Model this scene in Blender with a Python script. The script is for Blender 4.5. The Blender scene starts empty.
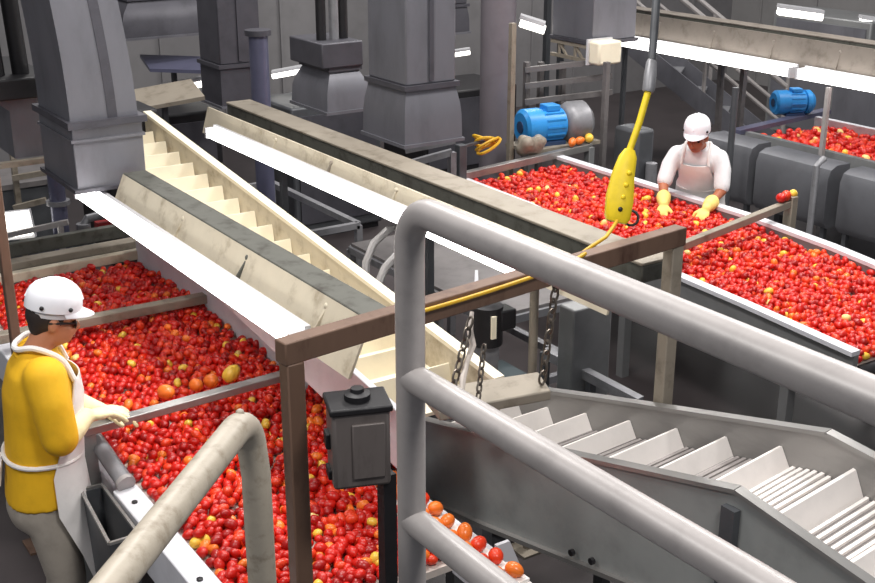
import bpy, bmesh, math, random
from mathutils import Vector, Matrix
random.seed(7)
sc = bpy.context.scene
C = sc.collection
PI = math.pi
R_ = math.radians
# ------------------------------------------------------------------ camera (world X = across the belts, Y = along them, z = 0 shop floor)
F, TILT, YAW, H = 1200.0, R_(20), R_(33.6), 3.25
cam = bpy.data.cameras.new('camera'); cam.sensor_width = 36; cam.lens = F / 875 * 36
cam.clip_start = .05; cam.clip_end = 200
co = bpy.data.objects.new('camera', cam); C.objects.link(co)
co.location = (0, 0, H); co.rotation_euler = (PI / 2 - TILT, 0, -YAW)
sc.camera = co
sc.view_settings.view_transform = 'Standard'; sc.view_settings.look = 'None'
sc.view_settings.gamma = 1; sc.view_settings.use_curve_mapping = False
sc.view_settings.exposure = 0.0


def at(px, py, d):                       # survey helper: the place seen at a pixel of the photo, d metres deep
    u, v = (px - 437.5) / F, (py - 291.5) / F
    fw = math.cos(TILT) - v * math.sin(TILT); dn = math.sin(TILT) + v * math.cos(TILT)
    fx, fy = math.sin(YAW), math.cos(YAW)
    return Vector(((fx * fw + fy * u) * d, (fy * fw - fx * u) * d, H - dn * d))


def atz(px, py, z):
    a = at(px, py, 1.0)
    return at(px, py, (z - H) / (a.z - H))


# ------------------------------------------------------------------ materials
def srgb(r, g, b):
    f = lambda c: (c / 255 / 12.92) if c <= 10 else ((c / 255 + .055) / 1.055) ** 2.4
    return (f(r), f(g), f(b), 1)


M = {}


def mat(name, rgb, rough=.5, metal=0, var=.18, scale=9, bump=.0, spec=.5, dirt=None, emit=None, es=0, streak=None):
    m = bpy.data.materials.new(name); m.use_nodes = True
    nt = m.node_tree; b = nt.nodes['Principled BSDF']
    col = srgb(*rgb)
    b.inputs['Roughness'].default_value = rough; b.inputs['Metallic'].default_value = metal
    b.inputs['Specular IOR Level'].default_value = spec
    if emit:
        b.inputs['Emission Color'].default_value = srgb(*emit); b.inputs['Emission Strength'].default_value = es
    if var:
        tc = nt.nodes.new('ShaderNodeTexCoord'); mp = nt.nodes.new('ShaderNodeMapping')
        nt.links.new(tc.outputs['Object'], mp.inputs['Vector'])
        if streak: mp.inputs['Scale'].default_value = streak
        n = nt.nodes.new('ShaderNodeTexNoise'); n.inputs['Scale'].default_value = scale
        n.inputs['Detail'].default_value = 6; n.inputs['Roughness'].default_value = .65
        nt.links.new(mp.outputs['Vector'], n.inputs['Vector'])
        r = nt.nodes.new('ShaderNodeValToRGB')
        d = srgb(*dirt) if dirt else tuple(c * (1 - var * 1.6) for c in col[:3]) + (1,)
        l = tuple(min(1, c * (1 + var * .6)) for c in col[:3]) + (1,)
        r.color_ramp.elements[0].position = .28; r.color_ramp.elements[0].color = d
        r.color_ramp.elements[1].position = .72; r.color_ramp.elements[1].color = l
        e = r.color_ramp.elements.new(.48 if dirt else .5); e.color = col
        nt.links.new(n.outputs['Fac'], r.inputs['Fac']); nt.links.new(r.outputs['Color'], b.inputs['Base Color'])
        if bump:
            bp = nt.nodes.new('ShaderNodeBump'); bp.inputs['Strength'].default_value = bump; bp.inputs['Distance'].default_value = .01
            nt.links.new(n.outputs['Fac'], bp.inputs['Height']); nt.links.new(bp.outputs['Normal'], b.inputs['Normal'])
    else:
        b.inputs['Base Color'].default_value = col
    M[name] = m
    return m


mat('rail_paint', (153, 148, 147), .38, 0, .10, 14, .05)
mat('loop_paint', (164, 155, 141), .45, 0, .14, 30, .1, dirt=(132, 120, 104))
mat('rust_steel', (108, 84, 70), .55, .15, .22, 10, .15, dirt=(74, 50, 40), streak=(1, 1, .3))
mat('duct_steel', (114, 114, 121), .45, .35, .14, 5, .05, streak=(1, 1, .35))
mat('duct_dark', (78, 77, 84), .5, .3, .16, 6, .05)
mat('stainless', (150, 148, 146), .34, .55, .14, 7, .04, streak=(1, .25, 1))
mat('panel_grey', (128, 129, 130), .42, .2, .12, 5, .04)
mat('panel_dark', (78, 80, 84), .48, .2, .16, 6, .05)
mat('beige_metal', (196, 186, 166), .5, 0, .14, 6, .05, dirt=(146, 132, 110))
mat('tan_metal', (142, 133, 120), .55, .1, .16, 7, .08, dirt=(104, 94, 80))
mat('old_rail', (88, 88, 82), .6, .2, .2, 12, .1, dirt=(58, 54, 48))
mat('cream_belt', (238, 228, 204), .5, 0, .06, 6, .02)
mat('white_belt', (236, 230, 226), .5, 0, .05, 6, .02)
mat('rib_grey', (150, 144, 142), .55, 0, .1, 20, .02)
mat('belt_light', (200, 190, 182), .5, 0, .12, 14, .02)
mat('white_paint', (214, 214, 220), .45, 0, .07, 8, .03)
mat('black_iron', (34, 33, 36), .5, .3, .25, 10, .1)
mat('box_iron', (104, 97, 95), .5, .3, .2, 8, .1, dirt=(72, 66, 64), streak=(1, 1, .25))
mat('chain_steel', (112, 104, 96), .4, .7, .2, 20)
mat('blue_paint', (46, 142, 214), .4, 0, .12, 12, .05)
mat('dark_blue', (40, 62, 96), .5, 0, .12, 12, .05)
mat('grey_cast', (132, 132, 136), .45, .3, .18, 12, .08)
mat('yellow_rubber', (226, 198, 26), .5, 0, .10, 14, .08)
mat('yellow_cable', (206, 160, 30), .5, 0, .1, 14)
mat('floor_concrete', (66, 60, 61), .42, 0, .25, 1.6, .1)
mat('wall_panel', (128, 126, 128), .6, 0, .08, 3)
mat('wall_side', (140, 138, 138), .6, 0, .08, 3)
mat('tube_light', (255, 255, 255), .5, 0, 0, emit=(255, 253, 250), es=7)
mat('far_light', (255, 255, 255), .5, 0, 0, emit=(255, 251, 240), es=4)
mat('lamp_housing', (206, 206, 210), .4, .1, .05, 8)
mat('skin', (190, 128, 96), .5, 0, .06, 20)
mat('skin_tan', (172, 104, 74), .5, 0, .06, 20)
mat('hair', (44, 36, 34), .6, 0, .2, 40)
mat('hat_white', (244, 244, 250), .3, 0, 0)
mat('shirt_gold', (226, 174, 18), .75, 0, .1, 7, .15)
mat('shirt_white', (222, 222, 224), .75, 0, .08, 8, .12)
mat('apron_white', (232, 228, 226), .6, 0, .06, 7, .15)
mat('trousers', (158, 150, 140), .8, 0, .12, 10, .15)
mat('glove_cream', (236, 226, 180), .65, 0, .08, 24, .12)
mat('glove_yellow', (236, 216, 124), .65, 0, .08, 24, .12)
mat('shoe', (40, 38, 38), .5, 0, .1, 10)
mat('eye', (24, 20, 20), .3, 0, 0)
mat('lip', (140, 74, 62), .5, 0, 0)
mat('tomato_red', (196, 26, 14), .33, 0, .12, 22, 0, .5)
mat('tomato_deep', (160, 14, 10), .33, 0, .12, 22, 0, .5)
mat('tomato_scarlet', (222, 60, 26), .33, 0, .12, 22, 0, .5)
mat('tomato_orange', (236, 120, 42), .28, 0, .14, 22, 0, .5)
mat('tomato_yellow', (236, 192, 70), .28, 0, .14, 22, 0, .5)
mat('tomato_pale', (236, 206, 130), .3, 0, .12, 22, 0, .5)
mat('dark_rubber', (44, 44, 46), .6, 0, .15, 12)
mat('hose_grey', (150, 148, 148), .5, 0, .1, 12)
mat('pipe_blue', (98, 99, 122), .35, .3, .1, 6)  # blue-grey metal; also carries the bluish light on the far pipe and tray
mat('teal_grey', (78, 88, 92), .4, .2, .15, 6)
mat('red_paint', (150, 30, 34), .5, 0, .1, 8)
mat('grey_tan', (120, 112, 104), .55, .1, .16, 7, .08, dirt=(92, 84, 76))
mat('side_grey', (146, 148, 147), .42, .1, .12, 5, .04)
mat('guard_grey', (100, 101, 106), .5, .15, .1, 5)
mat('round_paint', (112, 106, 112), .5, .1, .08, 5)
mat('mid_line', (108, 104, 104), .55, .1, .2, 8, .05)


# ------------------------------------------------------------------ mesh helper
class MB:
    def __init__(s): s.bm = bmesh.new()

    def face(s, vs, flip=False):
        try: s.bm.faces.new(vs[::-1] if flip else vs)
        except ValueError: pass

    def hexa(s, p):                    # 8 points: bottom 0-3 counter-clockwise, top 4-7
        v = [s.bm.verts.new(q) for q in p]
        for f in ((3, 2, 1, 0), (4, 5, 6, 7), (0, 1, 5, 4), (1, 2, 6, 5), (2, 3, 7, 6), (3, 0, 4, 7)): s.face([v[i] for i in f])
        return s

    def box(s, x0, x1, y0, y1, z0, z1):
        return s.hexa([(x0, y0, z0), (x1, y0, z0), (x1, y1, z0), (x0, y1, z0), (x0, y0, z1), (x1, y0, z1), (x1, y1, z1), (x0, y1, z1)])

    def bar(s, a, b, w, h, up=(0, 0, 1)):
        a, b = Vector(a), Vector(b); d = (b - a).normalized(); up = Vector(up)
        if abs(d.dot(up)) > .95: up = Vector((0, 1, 0))
        sd = d.cross(up).normalized(); u = sd.cross(d).normalized(); sd *= w / 2; u *= h / 2
        return s.hexa([a - sd - u, a + sd - u, b + sd - u, b - sd - u, a - sd + u, a + sd + u, b + sd + u, b - sd + u])

    def prism(s, pts, vec):
        vec = Vector(vec); a = [s.bm.verts.new(p) for p in pts]; b = [s.bm.verts.new(Vector(p) + vec) for p in pts]
        s.face(a, True); s.face(b); n = len(a)
        for i in range(n): s.face([a[i], a[(i + 1) % n], b[(i + 1) % n], b[i]])
        return s

    def loft(s, rings, caps=True, closed=True):
        R = [[s.bm.verts.new(p) for p in r] for r in rings]; n = len(R[0])
        for a, b in zip(R, R[1:]):
            for i in range(n if closed else n - 1): s.face([a[i], a[(i + 1) % n], b[(i + 1) % n], b[i]])
        if caps and closed: s.face(R[0], True); s.face(R[-1])
        return s

    def tube(s, pts, r, seg=12, caps=True):
        pts = [Vector(p) for p in pts]; rr = r if isinstance(r, (list, tuple)) else [r] * len(pts)
        rings = []; ref = None
        for i, p in enumerate(pts):
            d = (pts[min(i + 1, len(pts) - 1)] - pts[max(i - 1, 0)]).normalized()
            if ref is None: ref = Vector((0, 0, 1)) if abs(d.z) < .9 else Vector((1, 0, 0))
            sd = d.cross(ref).normalized(); ref = sd.cross(d).normalized()
            rings.append([p + (sd * math.cos(t) + ref * math.sin(t)) * rr[i] for t in [2 * PI * k / seg for k in range(seg)]])
        return s.loft(rings, caps)

    def sphere(s, c, r, sx=1, sy=1, sz=1, seg=14, rot=None):
        m = Matrix.Translation(Vector(c)) @ (rot.to_4x4() if rot else Matrix.Identity(4)) @ Matrix.Diagonal((sx, sy, sz, 1))
        bmesh.ops.create_uvsphere(s.bm, u_segments=seg, v_segments=max(6, seg * 2 // 3), radius=r, matrix=m)
        return s

    def limb(s, pts, rad):             # joints with tapered links
        for p, r in zip(pts, rad): s.sphere(p, r)
        for i in range(len(pts) - 1): s.tube([pts[i], pts[i + 1]], [rad[i], rad[i + 1]], 14)
        return s

    def lathe(s, c, prof, seg=24, axis='Z', sx=1, sy=1):
        c = Vector(c); rings = []
        for r, h in prof:
            rr = []
            for k in range(seg):
                t = 2 * PI * k / seg; a, b = r * math.cos(t) * sx, r * math.sin(t) * sy
                rr.append(c + (Vector((a, b, h)) if axis == 'Z' else Vector((h, a, b)) if axis == 'X' else Vector((b, h, a))))
            rings.append(rr)
        return s.loft(rings)

    def move(s, m):
        bmesh.ops.transform(s.bm, matrix=m, verts=s.bm.verts); return s


ORG = {}


def finish(me, mats, smooth):
    for m in (mats if isinstance(mats, (list, tuple)) else [mats]): me.materials.append(M[m])
    if smooth:
        me.polygons.foreach_set('use_smooth', [True] * len(me.polygons)); me.set_sharp_from_angle(angle=R_(smooth))
    me.update()


def tag(o, label=None, cat=None, group=None, kind=None):
    if label: o['label'] = label
    if cat: o['category'] = cat
    if group: o['group'] = group
    if kind: o['kind'] = kind
    return o


def thing(name, label, cat, loc, group=None):
    o = bpy.data.objects.new(name, None); C.objects.link(o); o.empty_display_size = .1
    o.location = loc; ORG[o.name] = Vector(loc)
    return tag(o, label, cat, group)


def obj(name, mb, mats, parent=None, label=None, cat=None, group=None, kind=None, smooth=40, bevel=0, org=None):
    bm = mb.bm
    bmesh.ops.recalc_face_normals(bm, faces=bm.faces)
    if parent is not None: o_ = ORG[parent.name]
    elif org is not None: o_ = Vector(org)
    else:
        xs = [v.co for v in bm.verts]
        o_ = Vector(((min(p.x for p in xs) + max(p.x for p in xs)) / 2, (min(p.y for p in xs) + max(p.y for p in xs)) / 2, min(p.z for p in xs)))
    bmesh.ops.translate(bm, verts=bm.verts, vec=-o_)
    me = bpy.data.meshes.new(name); bm.to_mesh(me); bm.free(); finish(me, mats, smooth)
    o = bpy.data.objects.new(name, me); C.objects.link(o)
    if parent is not None: o.parent = parent
    else: o.location = o_
    ORG[o.name] = o_
    if bevel:
        b = o.modifiers.new('bevel', 'BEVEL'); b.width = bevel; b.segments = 2; b.limit_method = 'ANGLE'; b.angle_limit = R_(50)
    return tag(o, label, cat, group, kind)


def fuse(mb, voxel, it=4):             # one continuous surface out of overlapping shapes
    me = bpy.data.meshes.new('tmp'); mb.bm.to_mesh(me); mb.bm.free()
    o = bpy.data.objects.new('tmp', me); C.objects.link(o)
    r = o.modifiers.new('r', 'REMESH'); r.mode = 'VOXEL'; r.voxel_size = voxel
    if it:
        sm = o.modifiers.new('s', 'SMOOTH'); sm.iterations = it; sm.factor = .5
    dg = bpy.context.evaluated_depsgraph_get(); dg.update()
    m2 = bpy.data.meshes.new_from_object(o.evaluated_get(dg))
    out = MB(); out.bm.from_mesh(m2)
    bpy.data.objects.remove(o); bpy.data.meshes.remove(me); bpy.data.meshes.remove(m2)
    return out


def arc(c, r, a0, a1, u, v, n=8):
    c, u, v = Vector(c), Vector(u), Vector(v)
    return [c + u * (r * math.cos(a0 + (a1 - a0) * k / n)) + v * (r * math.sin(a0 + (a1 - a0) * k / n)) for k in range(n + 1)]


# ================================================================== SETTING
def struct(name, mb, m, **k): return obj(name, mb, m, kind='structure', **k)


struct('floor', MB().box(-6, 14, -3, 14, -.12, 0), 'floor_concrete')
wb = MB(); wb.box(-6, 14, 13, 13.15, 0, 4.6)
for k in range(26): wb.box(-5.6 + k * .75, -5.57 + k * .75, 12.975, 13, .0, 4.6)
struct('wall_back', wb, 'wall_panel')
wr = MB(); wr.box(14, 14.15, -3, 13.15, 0, 4.6)
for k in range(16): wr.box(13.975, 14, -2.6 + k * 1.0, -2.57 + k * 1.0, 0, 4.6)
struct('wall_right', wr, 'wall_side')
struct('floor_catwalk', MB().box(-1.6, 1.2, -1.6, 1.86, 1.52, 1.6), 'panel_dark')

# ================================================================== TOMATOES
TM = ['tomato_red', 'tomato_deep', 'tomato_scarlet', 'tomato_orange', 'tomato_yellow', 'tomato_pale']
WORD = ['red', 'dark red', 'bright scarlet', 'orange', 'yellow', 'pale cream yellow']


def tomato_mesh(bm_or_none, seg, rot=None, c=(0, 0, 0), r=1, e=1.2):
    pass


def base_tomato(seg, v):
    b = bmesh.new(); bmesh.ops.create_uvsphere(b, u_segments=seg, v_segments=v, radius=1)
    for q in b.verts:
        h = q.co.z; rad = math.hypot(q.co.x, q.co.y)
        q.co.z *= 1.32
        if h > .6: q.co.z -= .22 * max(0, 1 - rad / .55)      # dimple at the stem scar
        if h < -.85: q.co.z -= .05
    vs = [q.co.copy() for q in b.verts]; fs = [[q.index for q in f.verts] for f in b.faces]
    b.free(); return vs, fs


HI, LO = base_tomato(12, 9), base_tomato(8, 6)
from mathutils import Euler


def rnd_rot():
    return Euler((random.uniform(0, 2 * PI), random.uniform(0, 2 * PI), random.uniform(0, 2 * PI))).to_matrix()


def pick(w):
    return random.choices(range(6), w)[0]


def mass(name, spots, label, cat, base, w):
    vs, fs, mi = [], [], []
    V0, F0 = base; cen = Vector((0, 0, 0))
    o0 = Vector(spots[len(spots) // 2][0])
    for p, r in spots:
        k = len(vs); m = rnd_rot(); c = pick(w); p = Vector(p) - o0
        vs += [tuple(p + m @ (q * r)) for q in V0]; fs += [[k + i for i in f] for f in F0]; mi += [c] * len(F0)
    me = bpy.data.meshes.new(name); me.from_pydata(vs, [], fs)
    for m in TM: me.materials.append(M[m])
    me.polygons.foreach_set('material_index', mi); me.polygons.foreach_set('use_smooth', [True] * len(fs)); me.update()
    o = bpy.data.objects.new(name, me); C.objects.link(o); o.location = o0
    return tag(o, label, cat, None, 'stuff')


def spots_on(inside, x0, x1, y0, y1, zf, sp, r, second=.4, drop=.03):
    out = []; j = 0; y = y0
    while y < y1:
        x = x0 + (sp / 2 if j % 2 else 0)
        while x < x1:
            xx, yy = x + random.uniform(-1, 1) * sp * .22, y + random.uniform(-1, 1) * sp * .22
            if inside(xx, yy):
                rr = r * random.uniform(.85, 1.12)
                if random.random() > drop: out.append(((xx, yy, zf(xx, yy) + rr + random.uniform(0, .010)), rr))
                if random.random() < second:
                    out.append(((xx + sp * .5, yy + sp * .3, zf(xx, yy) + rr * 2.3 + random.uniform(-.006, .006)), rr))
            x += sp
        y += sp * .87; j += 1
    return out


TV = []
for i, m in enumerate(TM):
    me = bpy.data.meshes.new('tomato'); me.from_pydata([tuple(q) for q in HI[0]], [], HI[1]); me.materials.append(M[m])
    me.polygons.foreach_set('use_smooth', [True] * len(HI[1])); me.update(); TV.append(me)


def tomato(p, r, c, label, group):
    o = bpy.data.objects.new('tomato', TV[c]); C.objects.link(o); o.location = p; o.scale = (r, r, r)
    o.rotation_euler = [random.uniform(0, 6.28) for _ in range(3)]
    return tag(o, label, 'tomato', group)


# ================================================================== LEFT SORTING CONVEYOR
BZ = .80
t = thing('sorting_conveyor', 'wide sorting belt under the yellow-shirted worker, heaped with red tomatoes', 'conveyor', (1.86, 5.1, 0))
belt = MB().box(1.36, 2.31, 3.14, 3.80, BZ - .03, BZ); belt.box(1.36, 2.42, 3.80, 7.06, BZ - .03, BZ)
obj('belt', belt, 'belt_light', t)
w = MB(); w.box(2.42, 2.46, 3.9, 7.1, BZ - .12, 1.02); w.box(2.31, 2.34, 3.14, 3.80, BZ - .10, BZ); w.box(2.31, 2.46, 3.80, 3.84, BZ - .10, BZ)
obj('side_wall', w, 'white_paint', t)
w = MB(); w.box(1.26, 1.36, 3.14, 4.24, BZ - .14, .865); w.box(1.28, 1.36, 4.3, 7.06, BZ - .14, .85)
sw = obj('side_wall', w, 'white_paint', t, bevel=.006)
for (x, y) in ((1.30, 4.10), (1.30, 3.46)):
    b = MB(); b.lathe((x, y, .865), [(.012, 0), (.012, .006), (.004, .009)], 10); obj('bolt', b, 'black_iron', sw)
obj('guard_tube', MB().tube([(1.29, 4.52, .97), (1.295, 4.42, .95), (1.31, 4.22, .89)], .035), 'grey_cast', t)
obj('guard_tube', MB().tube([(1.309, 4.235, .894), (1.311, 4.215, .888)], .040), 'rail_paint', t)
c2 = MB(); c2.bar((1.22, 4.45, 1.05), (2.44, 4.52, 1.045), .055, .035); obj('crossbar', c2, 'stainless', t, bevel=.004)
c2 = MB(); c2.bar((1.25, 4.45, .80), (1.25, 4.45, 1.04), .05, .02); obj('crossbar_post', c2, 'stainless', t)
c1 = MB(); c1.bar((1.25, 5.92, .95), (2.44, 6.02, .90), .07, .05); obj('crossbar', c1, 'tan_metal', t, bevel=.005)
for (x, y) in ((1.28, 3.3), (2.28, 3.3), (1.32, 5.0), (2.44, 5.0), (1.28, 6.8), (2.44, 6.8)):
    obj('leg', MB().box(x - .03, x + .03, y - .03, y + .03, 0, BZ - .1), 'panel_grey', t)
e = MB(); e.bar((.95, 7.08, .86), (2.62, 7.12, .86), .06, .06); obj('end_bar', e, 'beige_metal', t, bevel=.006)
e = MB(); e.bar((.95, 7.32, .86), (2.7, 7.36, .86), .10, .05); obj('end_frame', e, 'tan_metal', t, bevel=.006)
e = MB(); e.bar((.95, 7.5, .90), (2.7, 7.54, .90), .05, .09); obj('end_frame', e, 'old_rail', t, bevel=.006)

inside = lambda x, y: 1.39 < x < (2.40 if y > 3.84 else 2.15) and 3.16 < y < 7.02
sp1 = spots_on(inside, 1.34, 2.41, 3.18, 7.02, lambda x, y: BZ, .044, .0205, .42, .02)
# the ones that show largest stay single, the rest of the heap is one body
sp1.sort(key=lambda s: (s[0][0] - 0) ** 2 + (s[0][1]) ** 2 + (s[0][2] - H) ** 2)


def in_view(p):
    fx, fy = math.sin(YAW), math.cos(YAW); z = p[2] - H
    f_ = fx * p[0] + fy * p[1]; s_ = fy * p[0] - fx * p[1]
    d = f_ * math.cos(TILT) - z * math.sin(TILT); dn = -z * math.cos(TILT) - f_ * math.sin(TILT)
    return 437.5 + F * s_ / d, 291.5 + F * dn / d, d


def hidden_near(px, py):               # behind posts, bin and rails
    return py > 588 or px < 5 or 281 < px < 307 or (396 < px < 424) or (325 < px < 395 and 385 < py < 492) or (236 < px < 276 and py > 440) or (376 < px < 396 and py > 490)


W1 = (50, 22, 20, 5, 3.5, .5)
near, rest = [], []
for p, r in sp1:
    px, py, d = in_view(p)
    (near if len(near) < 296 and not hidden_near(px, py) else rest).append((p, r))
for p, r in near:
    c = pick(W1)
    tomato(p, r, c, WORD[c] + ' tomato among those nearest the camera on the left sorting belt', 'single tomatoes at the near end of the left belt')
o = mass('tomato_heap', rest, 'heap of mostly red tomatoes filling the left sorting belt beyond the nearest ones', 'tomatoes', LO, W1)
for (px, py, r, c, lab) in ((166, 392, .036, 3, 'orange tomato lying alone at the middle crossbar, nearest the yellow-shirted worker'),
                            (196, 385, .032, 3, 'smaller orange tomato just right of the lone one at the middle crossbar'),
                            (211, 381, .035, 3, 'orange tomato touching the yellow one at the middle crossbar of the left belt'),
                            (231, 374, .038, 4, 'big yellow tomato behind the middle crossbar of the left belt, near its right end')):
    p = atz(px, py, .93); tomato((p.x, p.y, .93), r, c, lab, 'large pale tomatoes at the crossbar')
# white discharge lane with orange tomatoes
t = thing('discharge_chute', 'white slatted edge lane with orange tomatoes, under the grey elevator panel', 'chute', (2.24, 3.2, 0))
ch = MB(); ch.box(2.165, 2.305, 2.85, 3.80, .80, .815)
for k in range(9): ch.bar((2.165, 2.89 + k * .10, .82), (2.305, 2.89 + k * .10, .82), .03, .012)
obj('chute_bed', ch, 'white_belt', t)
obj('chute_side', MB().box(2.152, 2.165, 2.85, 3.14, .76, .83), 'white_paint', t)
obj('chute_leg', MB().box(2.21, 2.25, 2.9, 2.94, 0, .80), 'panel_grey', t)
obj('end_plate', MB().hexa([(2.34, 3.12, .68), (2.46, 3.12, .68), (2.46, 3.135, .68), (2.34, 3.135, .68), (2.34, 3.12, .82), (2.40, 3.12, .82), (2.40, 3.135, .82), (2.34, 3.135, .82)]), 'white_paint', t)
for k in range(9):
    for x in (2.20, 2.265):
        tomato((x + random.uniform(-.008, .008), 2.93 + k * .10 - .05 + random.uniform(-.01, .01) + .05, .85), random.uniform(.027, .031), random.choice((3, 3, 3, 2)), 'orange tomato sitting on the white slatted edge lane', 'orange tomatoes on the white lane')

# ================================================================== OVERHEAD LINES (dark belt rail, beige side panel) WITH STRIP LIGHTS
def strip_light(name, x, z, y0, y1, label, group, m='tube_light', w=.07, t0=.05):
    t = thing(name, label, 'light', (x, (y0 + y1) / 2, z), group)
    obj('tube', MB().box(x - w / 2, x + w / 2, y0 + .01, y1 - .01, z - .01, z + t0), m, t, bevel=.012)
    h = MB(); h.box(x + w / 2 - .005, x + w / 2 + .02, y0, y1, z - .02, z + t0 + .02); obj('housing', h, 'lamp_housing', t)
    for y in (y0, y1): obj('end_cap', MB().box(x - w / 2 - .004, x + w / 2 + .004, y - .012, y + .012, z - .014, z + t0 + .004), 'lamp_housing', t)
    return t


def overhead(x, z, y0, y1, pw, ph, gap, rw, label, bm='beige_metal', rm='old_rail', posts=(), lip=.07):
    t = thing('overhead_conveyor', label, 'conveyor', (x + .1, (y0 + y1) / 2, z))
    xa, xb = x + .045, x + .045 + pw
    p = MB(); p.hexa([(xa, y0, z - .03), (xa + .012, y0, z - .03), (xa + .012, y1, z - .03), (xa, y1, z - .03), (xb, y0, z + ph), (xb + .012, y0, z + ph), (xb + .012, y1, z + ph), (xb, y1, z + ph)])
    obj('side_panel', p, bm, t)
    if gap:
        obj('belt', MB().box(xb + .012, xb + gap, y0, y1, z + ph - .09, z + ph - .07), 'dark_rubber', t)
    r = MB(); r.box(xb + gap, xb + gap + rw, y0, y1, z + ph - lip, z + ph + .006); tr_ = obj('top_rail', r, 'old_rail', t, bevel=.006)
    if rm != 'old_rail': obj('rail_cap', MB().box(xb + gap - .006, xb + gap + rw + .006, y0, y1, z + ph + .006, z + ph + .02), rm, tr_, bevel=.004)
    n = int((y1 - y0) / .7)
    for k in range(n):
        y = y0 + .3 + k * .7
        b = MB(); b.bar((xa - .012, y, z + .0), (xb - .006, y, z + ph * .75), .02, .012, (0, 1, 0)); b.sphere((xb - .008, y, z + ph * .8), .014, seg=8)
        obj('bracket', b, rm if k % 2 else bm, t)
    for y in posts:
        obj('support_post', MB().box(xb + gap + rw / 2 - .02, xb + gap + rw / 2 + .02, y - .02, y + .02, 0, z + ph - .05), 'panel_dark', t)
    return t


strip_light('strip_light', 1.89, 1.50, 3.80, 6.36, 'long fluorescent strip light above the left belt, running down to the brown post', 'fluorescent strip lights')
overhead(1.88, 1.50, 3.48, 6.02, .092, .175, .0, .125, 'overhead line with beige side panel above the left tomato belt', lip=.02)
strip_light('strip_light', 3.08, 1.50, 3.95, 7.36, 'long fluorescent strip light along the middle overhead line, right of the cleated elevator', 'fluorescent strip lights', w=.06)
overhead(3.08, 1.50, 3.45, 7.6, .05, .14, .14, .17, 'overhead line with tan top rail crossing the middle, behind the grey guard rail', rm='tan_metal', posts=(5.2, 6.95))
strip_light('strip_light', 8.1, 1.50, 6.78, 9.2, 'fluorescent strip light high above the far belt, nearer the staircase', 'fluorescent strip lights', w=.10, t0=.07)
strip_light('strip_light', 8.1, 1.50, 4.2, 6.70, 'fluorescent strip light above the far belt, cut by the right edge of the photo', 'fluorescent strip lights', w=.10, t0=.07)
overhead(8.1, 1.50, 4.0, 9.3, .06, .30, .12, .16, 'grey-tan overhead line over the far tomato belt, behind the hard-hatted woman in white', bm='grey_tan', rm='grey_tan', posts=(9.2,))

# ================================================================== CLEATED ELEVATOR (cream flights)
def c1z(y): return 1.285 + .116 * (y - 3.5)


X0, X1 = 2.19, 2.60
t = thing('cleated_elevator', 'cream cleated elevator sloping down between the two overhead lines', 'conveyor', (2.4, 5.5, 0))


def wall_strip(x, w, y0, y1, dz0, dz1):
    a, b = c1z(y0), c1z(y1)
    return MB().hexa([(x, y0, a + dz0), (x + w, y0, a + dz0), (x + w, y1, b + dz0), (x, y1, b + dz0), (x, y0, a + dz1), (x + w, y0, a + dz1), (x + w, y1, b + dz1), (x, y1, b + dz1)])


obj('side_wall', wall_strip(X1, .03, 3.5, 7.25, -.28, 0), 'beige_metal', t, bevel=.004)
obj('wall_cap', wall_strip(X1 - .005, .05, 3.5, 7.25, -.005, .015), 'cream_belt', t)
obj('side_wall', wall_strip(X0 - .03, .03, 3.5, 6.0, -.28, -.03), 'white_paint', t, bevel=.004)
obj('belt', wall_strip(X0, X1 - X0, 3.66, 7.25, -.18, -.165), 'cream_belt', t)
k = 0
y = 3.80
while y < 7.2:
    z = c1z(y)
    f = MB().hexa([(X0 + .005, y - .012, z - .17), (X1 - .01, y - .012, z - .17), (X1 - .01, y, z - .17), (X0 + .005, y, z - .17), (X0 + .005, y + .01, z - .065), (X1 - .01, y + .01, z - .065), (X1 - .01, y + .018, z - .065), (X0 + .005, y + .018, z - .065)])
    obj('flight', f, 'cream_belt', t); y += .205
for (x, y) in ((2.63, 4.3), (2.63, 6.7)): obj('leg', MB().box(x, x + .05, y, y + .05, 0, c1z(y) - .1), 'panel_dark', t)
obj('head_drive', MB().box(2.2, 2.7, 7.26, 7.6, 1.42, 1.74), 'black_iron', t, bevel=.02)
hd = MB(); hd.hexa([(2.20, 3.30, 1.30), (2.60, 3.15, 1.34), (2.64, 3.28, 1.36), (2.24, 3.48, 1.31), (2.20, 3.30, 1.34), (2.60, 3.15, 1.38), (2.64, 3.28, 1.40), (2.24, 3.48, 1.35)])
obj('end_hood', hd, 'tan_metal', t, bevel=.006)

# ================================================================== GREY CLEATED ELEVATOR (right foreground)
t = thing('cleated_elevator', 'stainless cleated elevator with white flights rising behind the grey guard rail', 'conveyor', (2.95, 2.7, 0))
NT = [(2.55, 4.0, .93), (2.60, 3.55, 1.02), (2.78, 2.39, 1.26), (2.86, 1.92, 1.14), (2.95, 1.3, .98)]
FT = [(3.11, 4.0, .94), (3.18, 3.53, 1.05), (3.33, 2.47, 1.285), (3.375, 2.25, 1.245), (3.52, 1.3, 1.02)]
NBt = [(2.55, 4.0, .56), (2.60, 3.55, .61), (2.75, 2.55, .735), (2.86, 1.92, .68), (2.95, 1.3, .56)]


def sheet(top, bot, dx):
    mb = MB()
    for i in range(len(top) - 1):
        a, b, c, d = top[i], top[i + 1], bot[i + 1], bot[i]
        mb.hexa([d, (d[0] + dx, d[1], d[2]), (c[0] + dx, c[1], c[2]), c, a, (a[0] + dx, a[1], a[2]), (b[0] + dx, b[1], b[2]), b])
    bmesh.ops.remove_doubles(mb.bm, verts=mb.bm.verts, dist=1e-4)
    return mb


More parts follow.
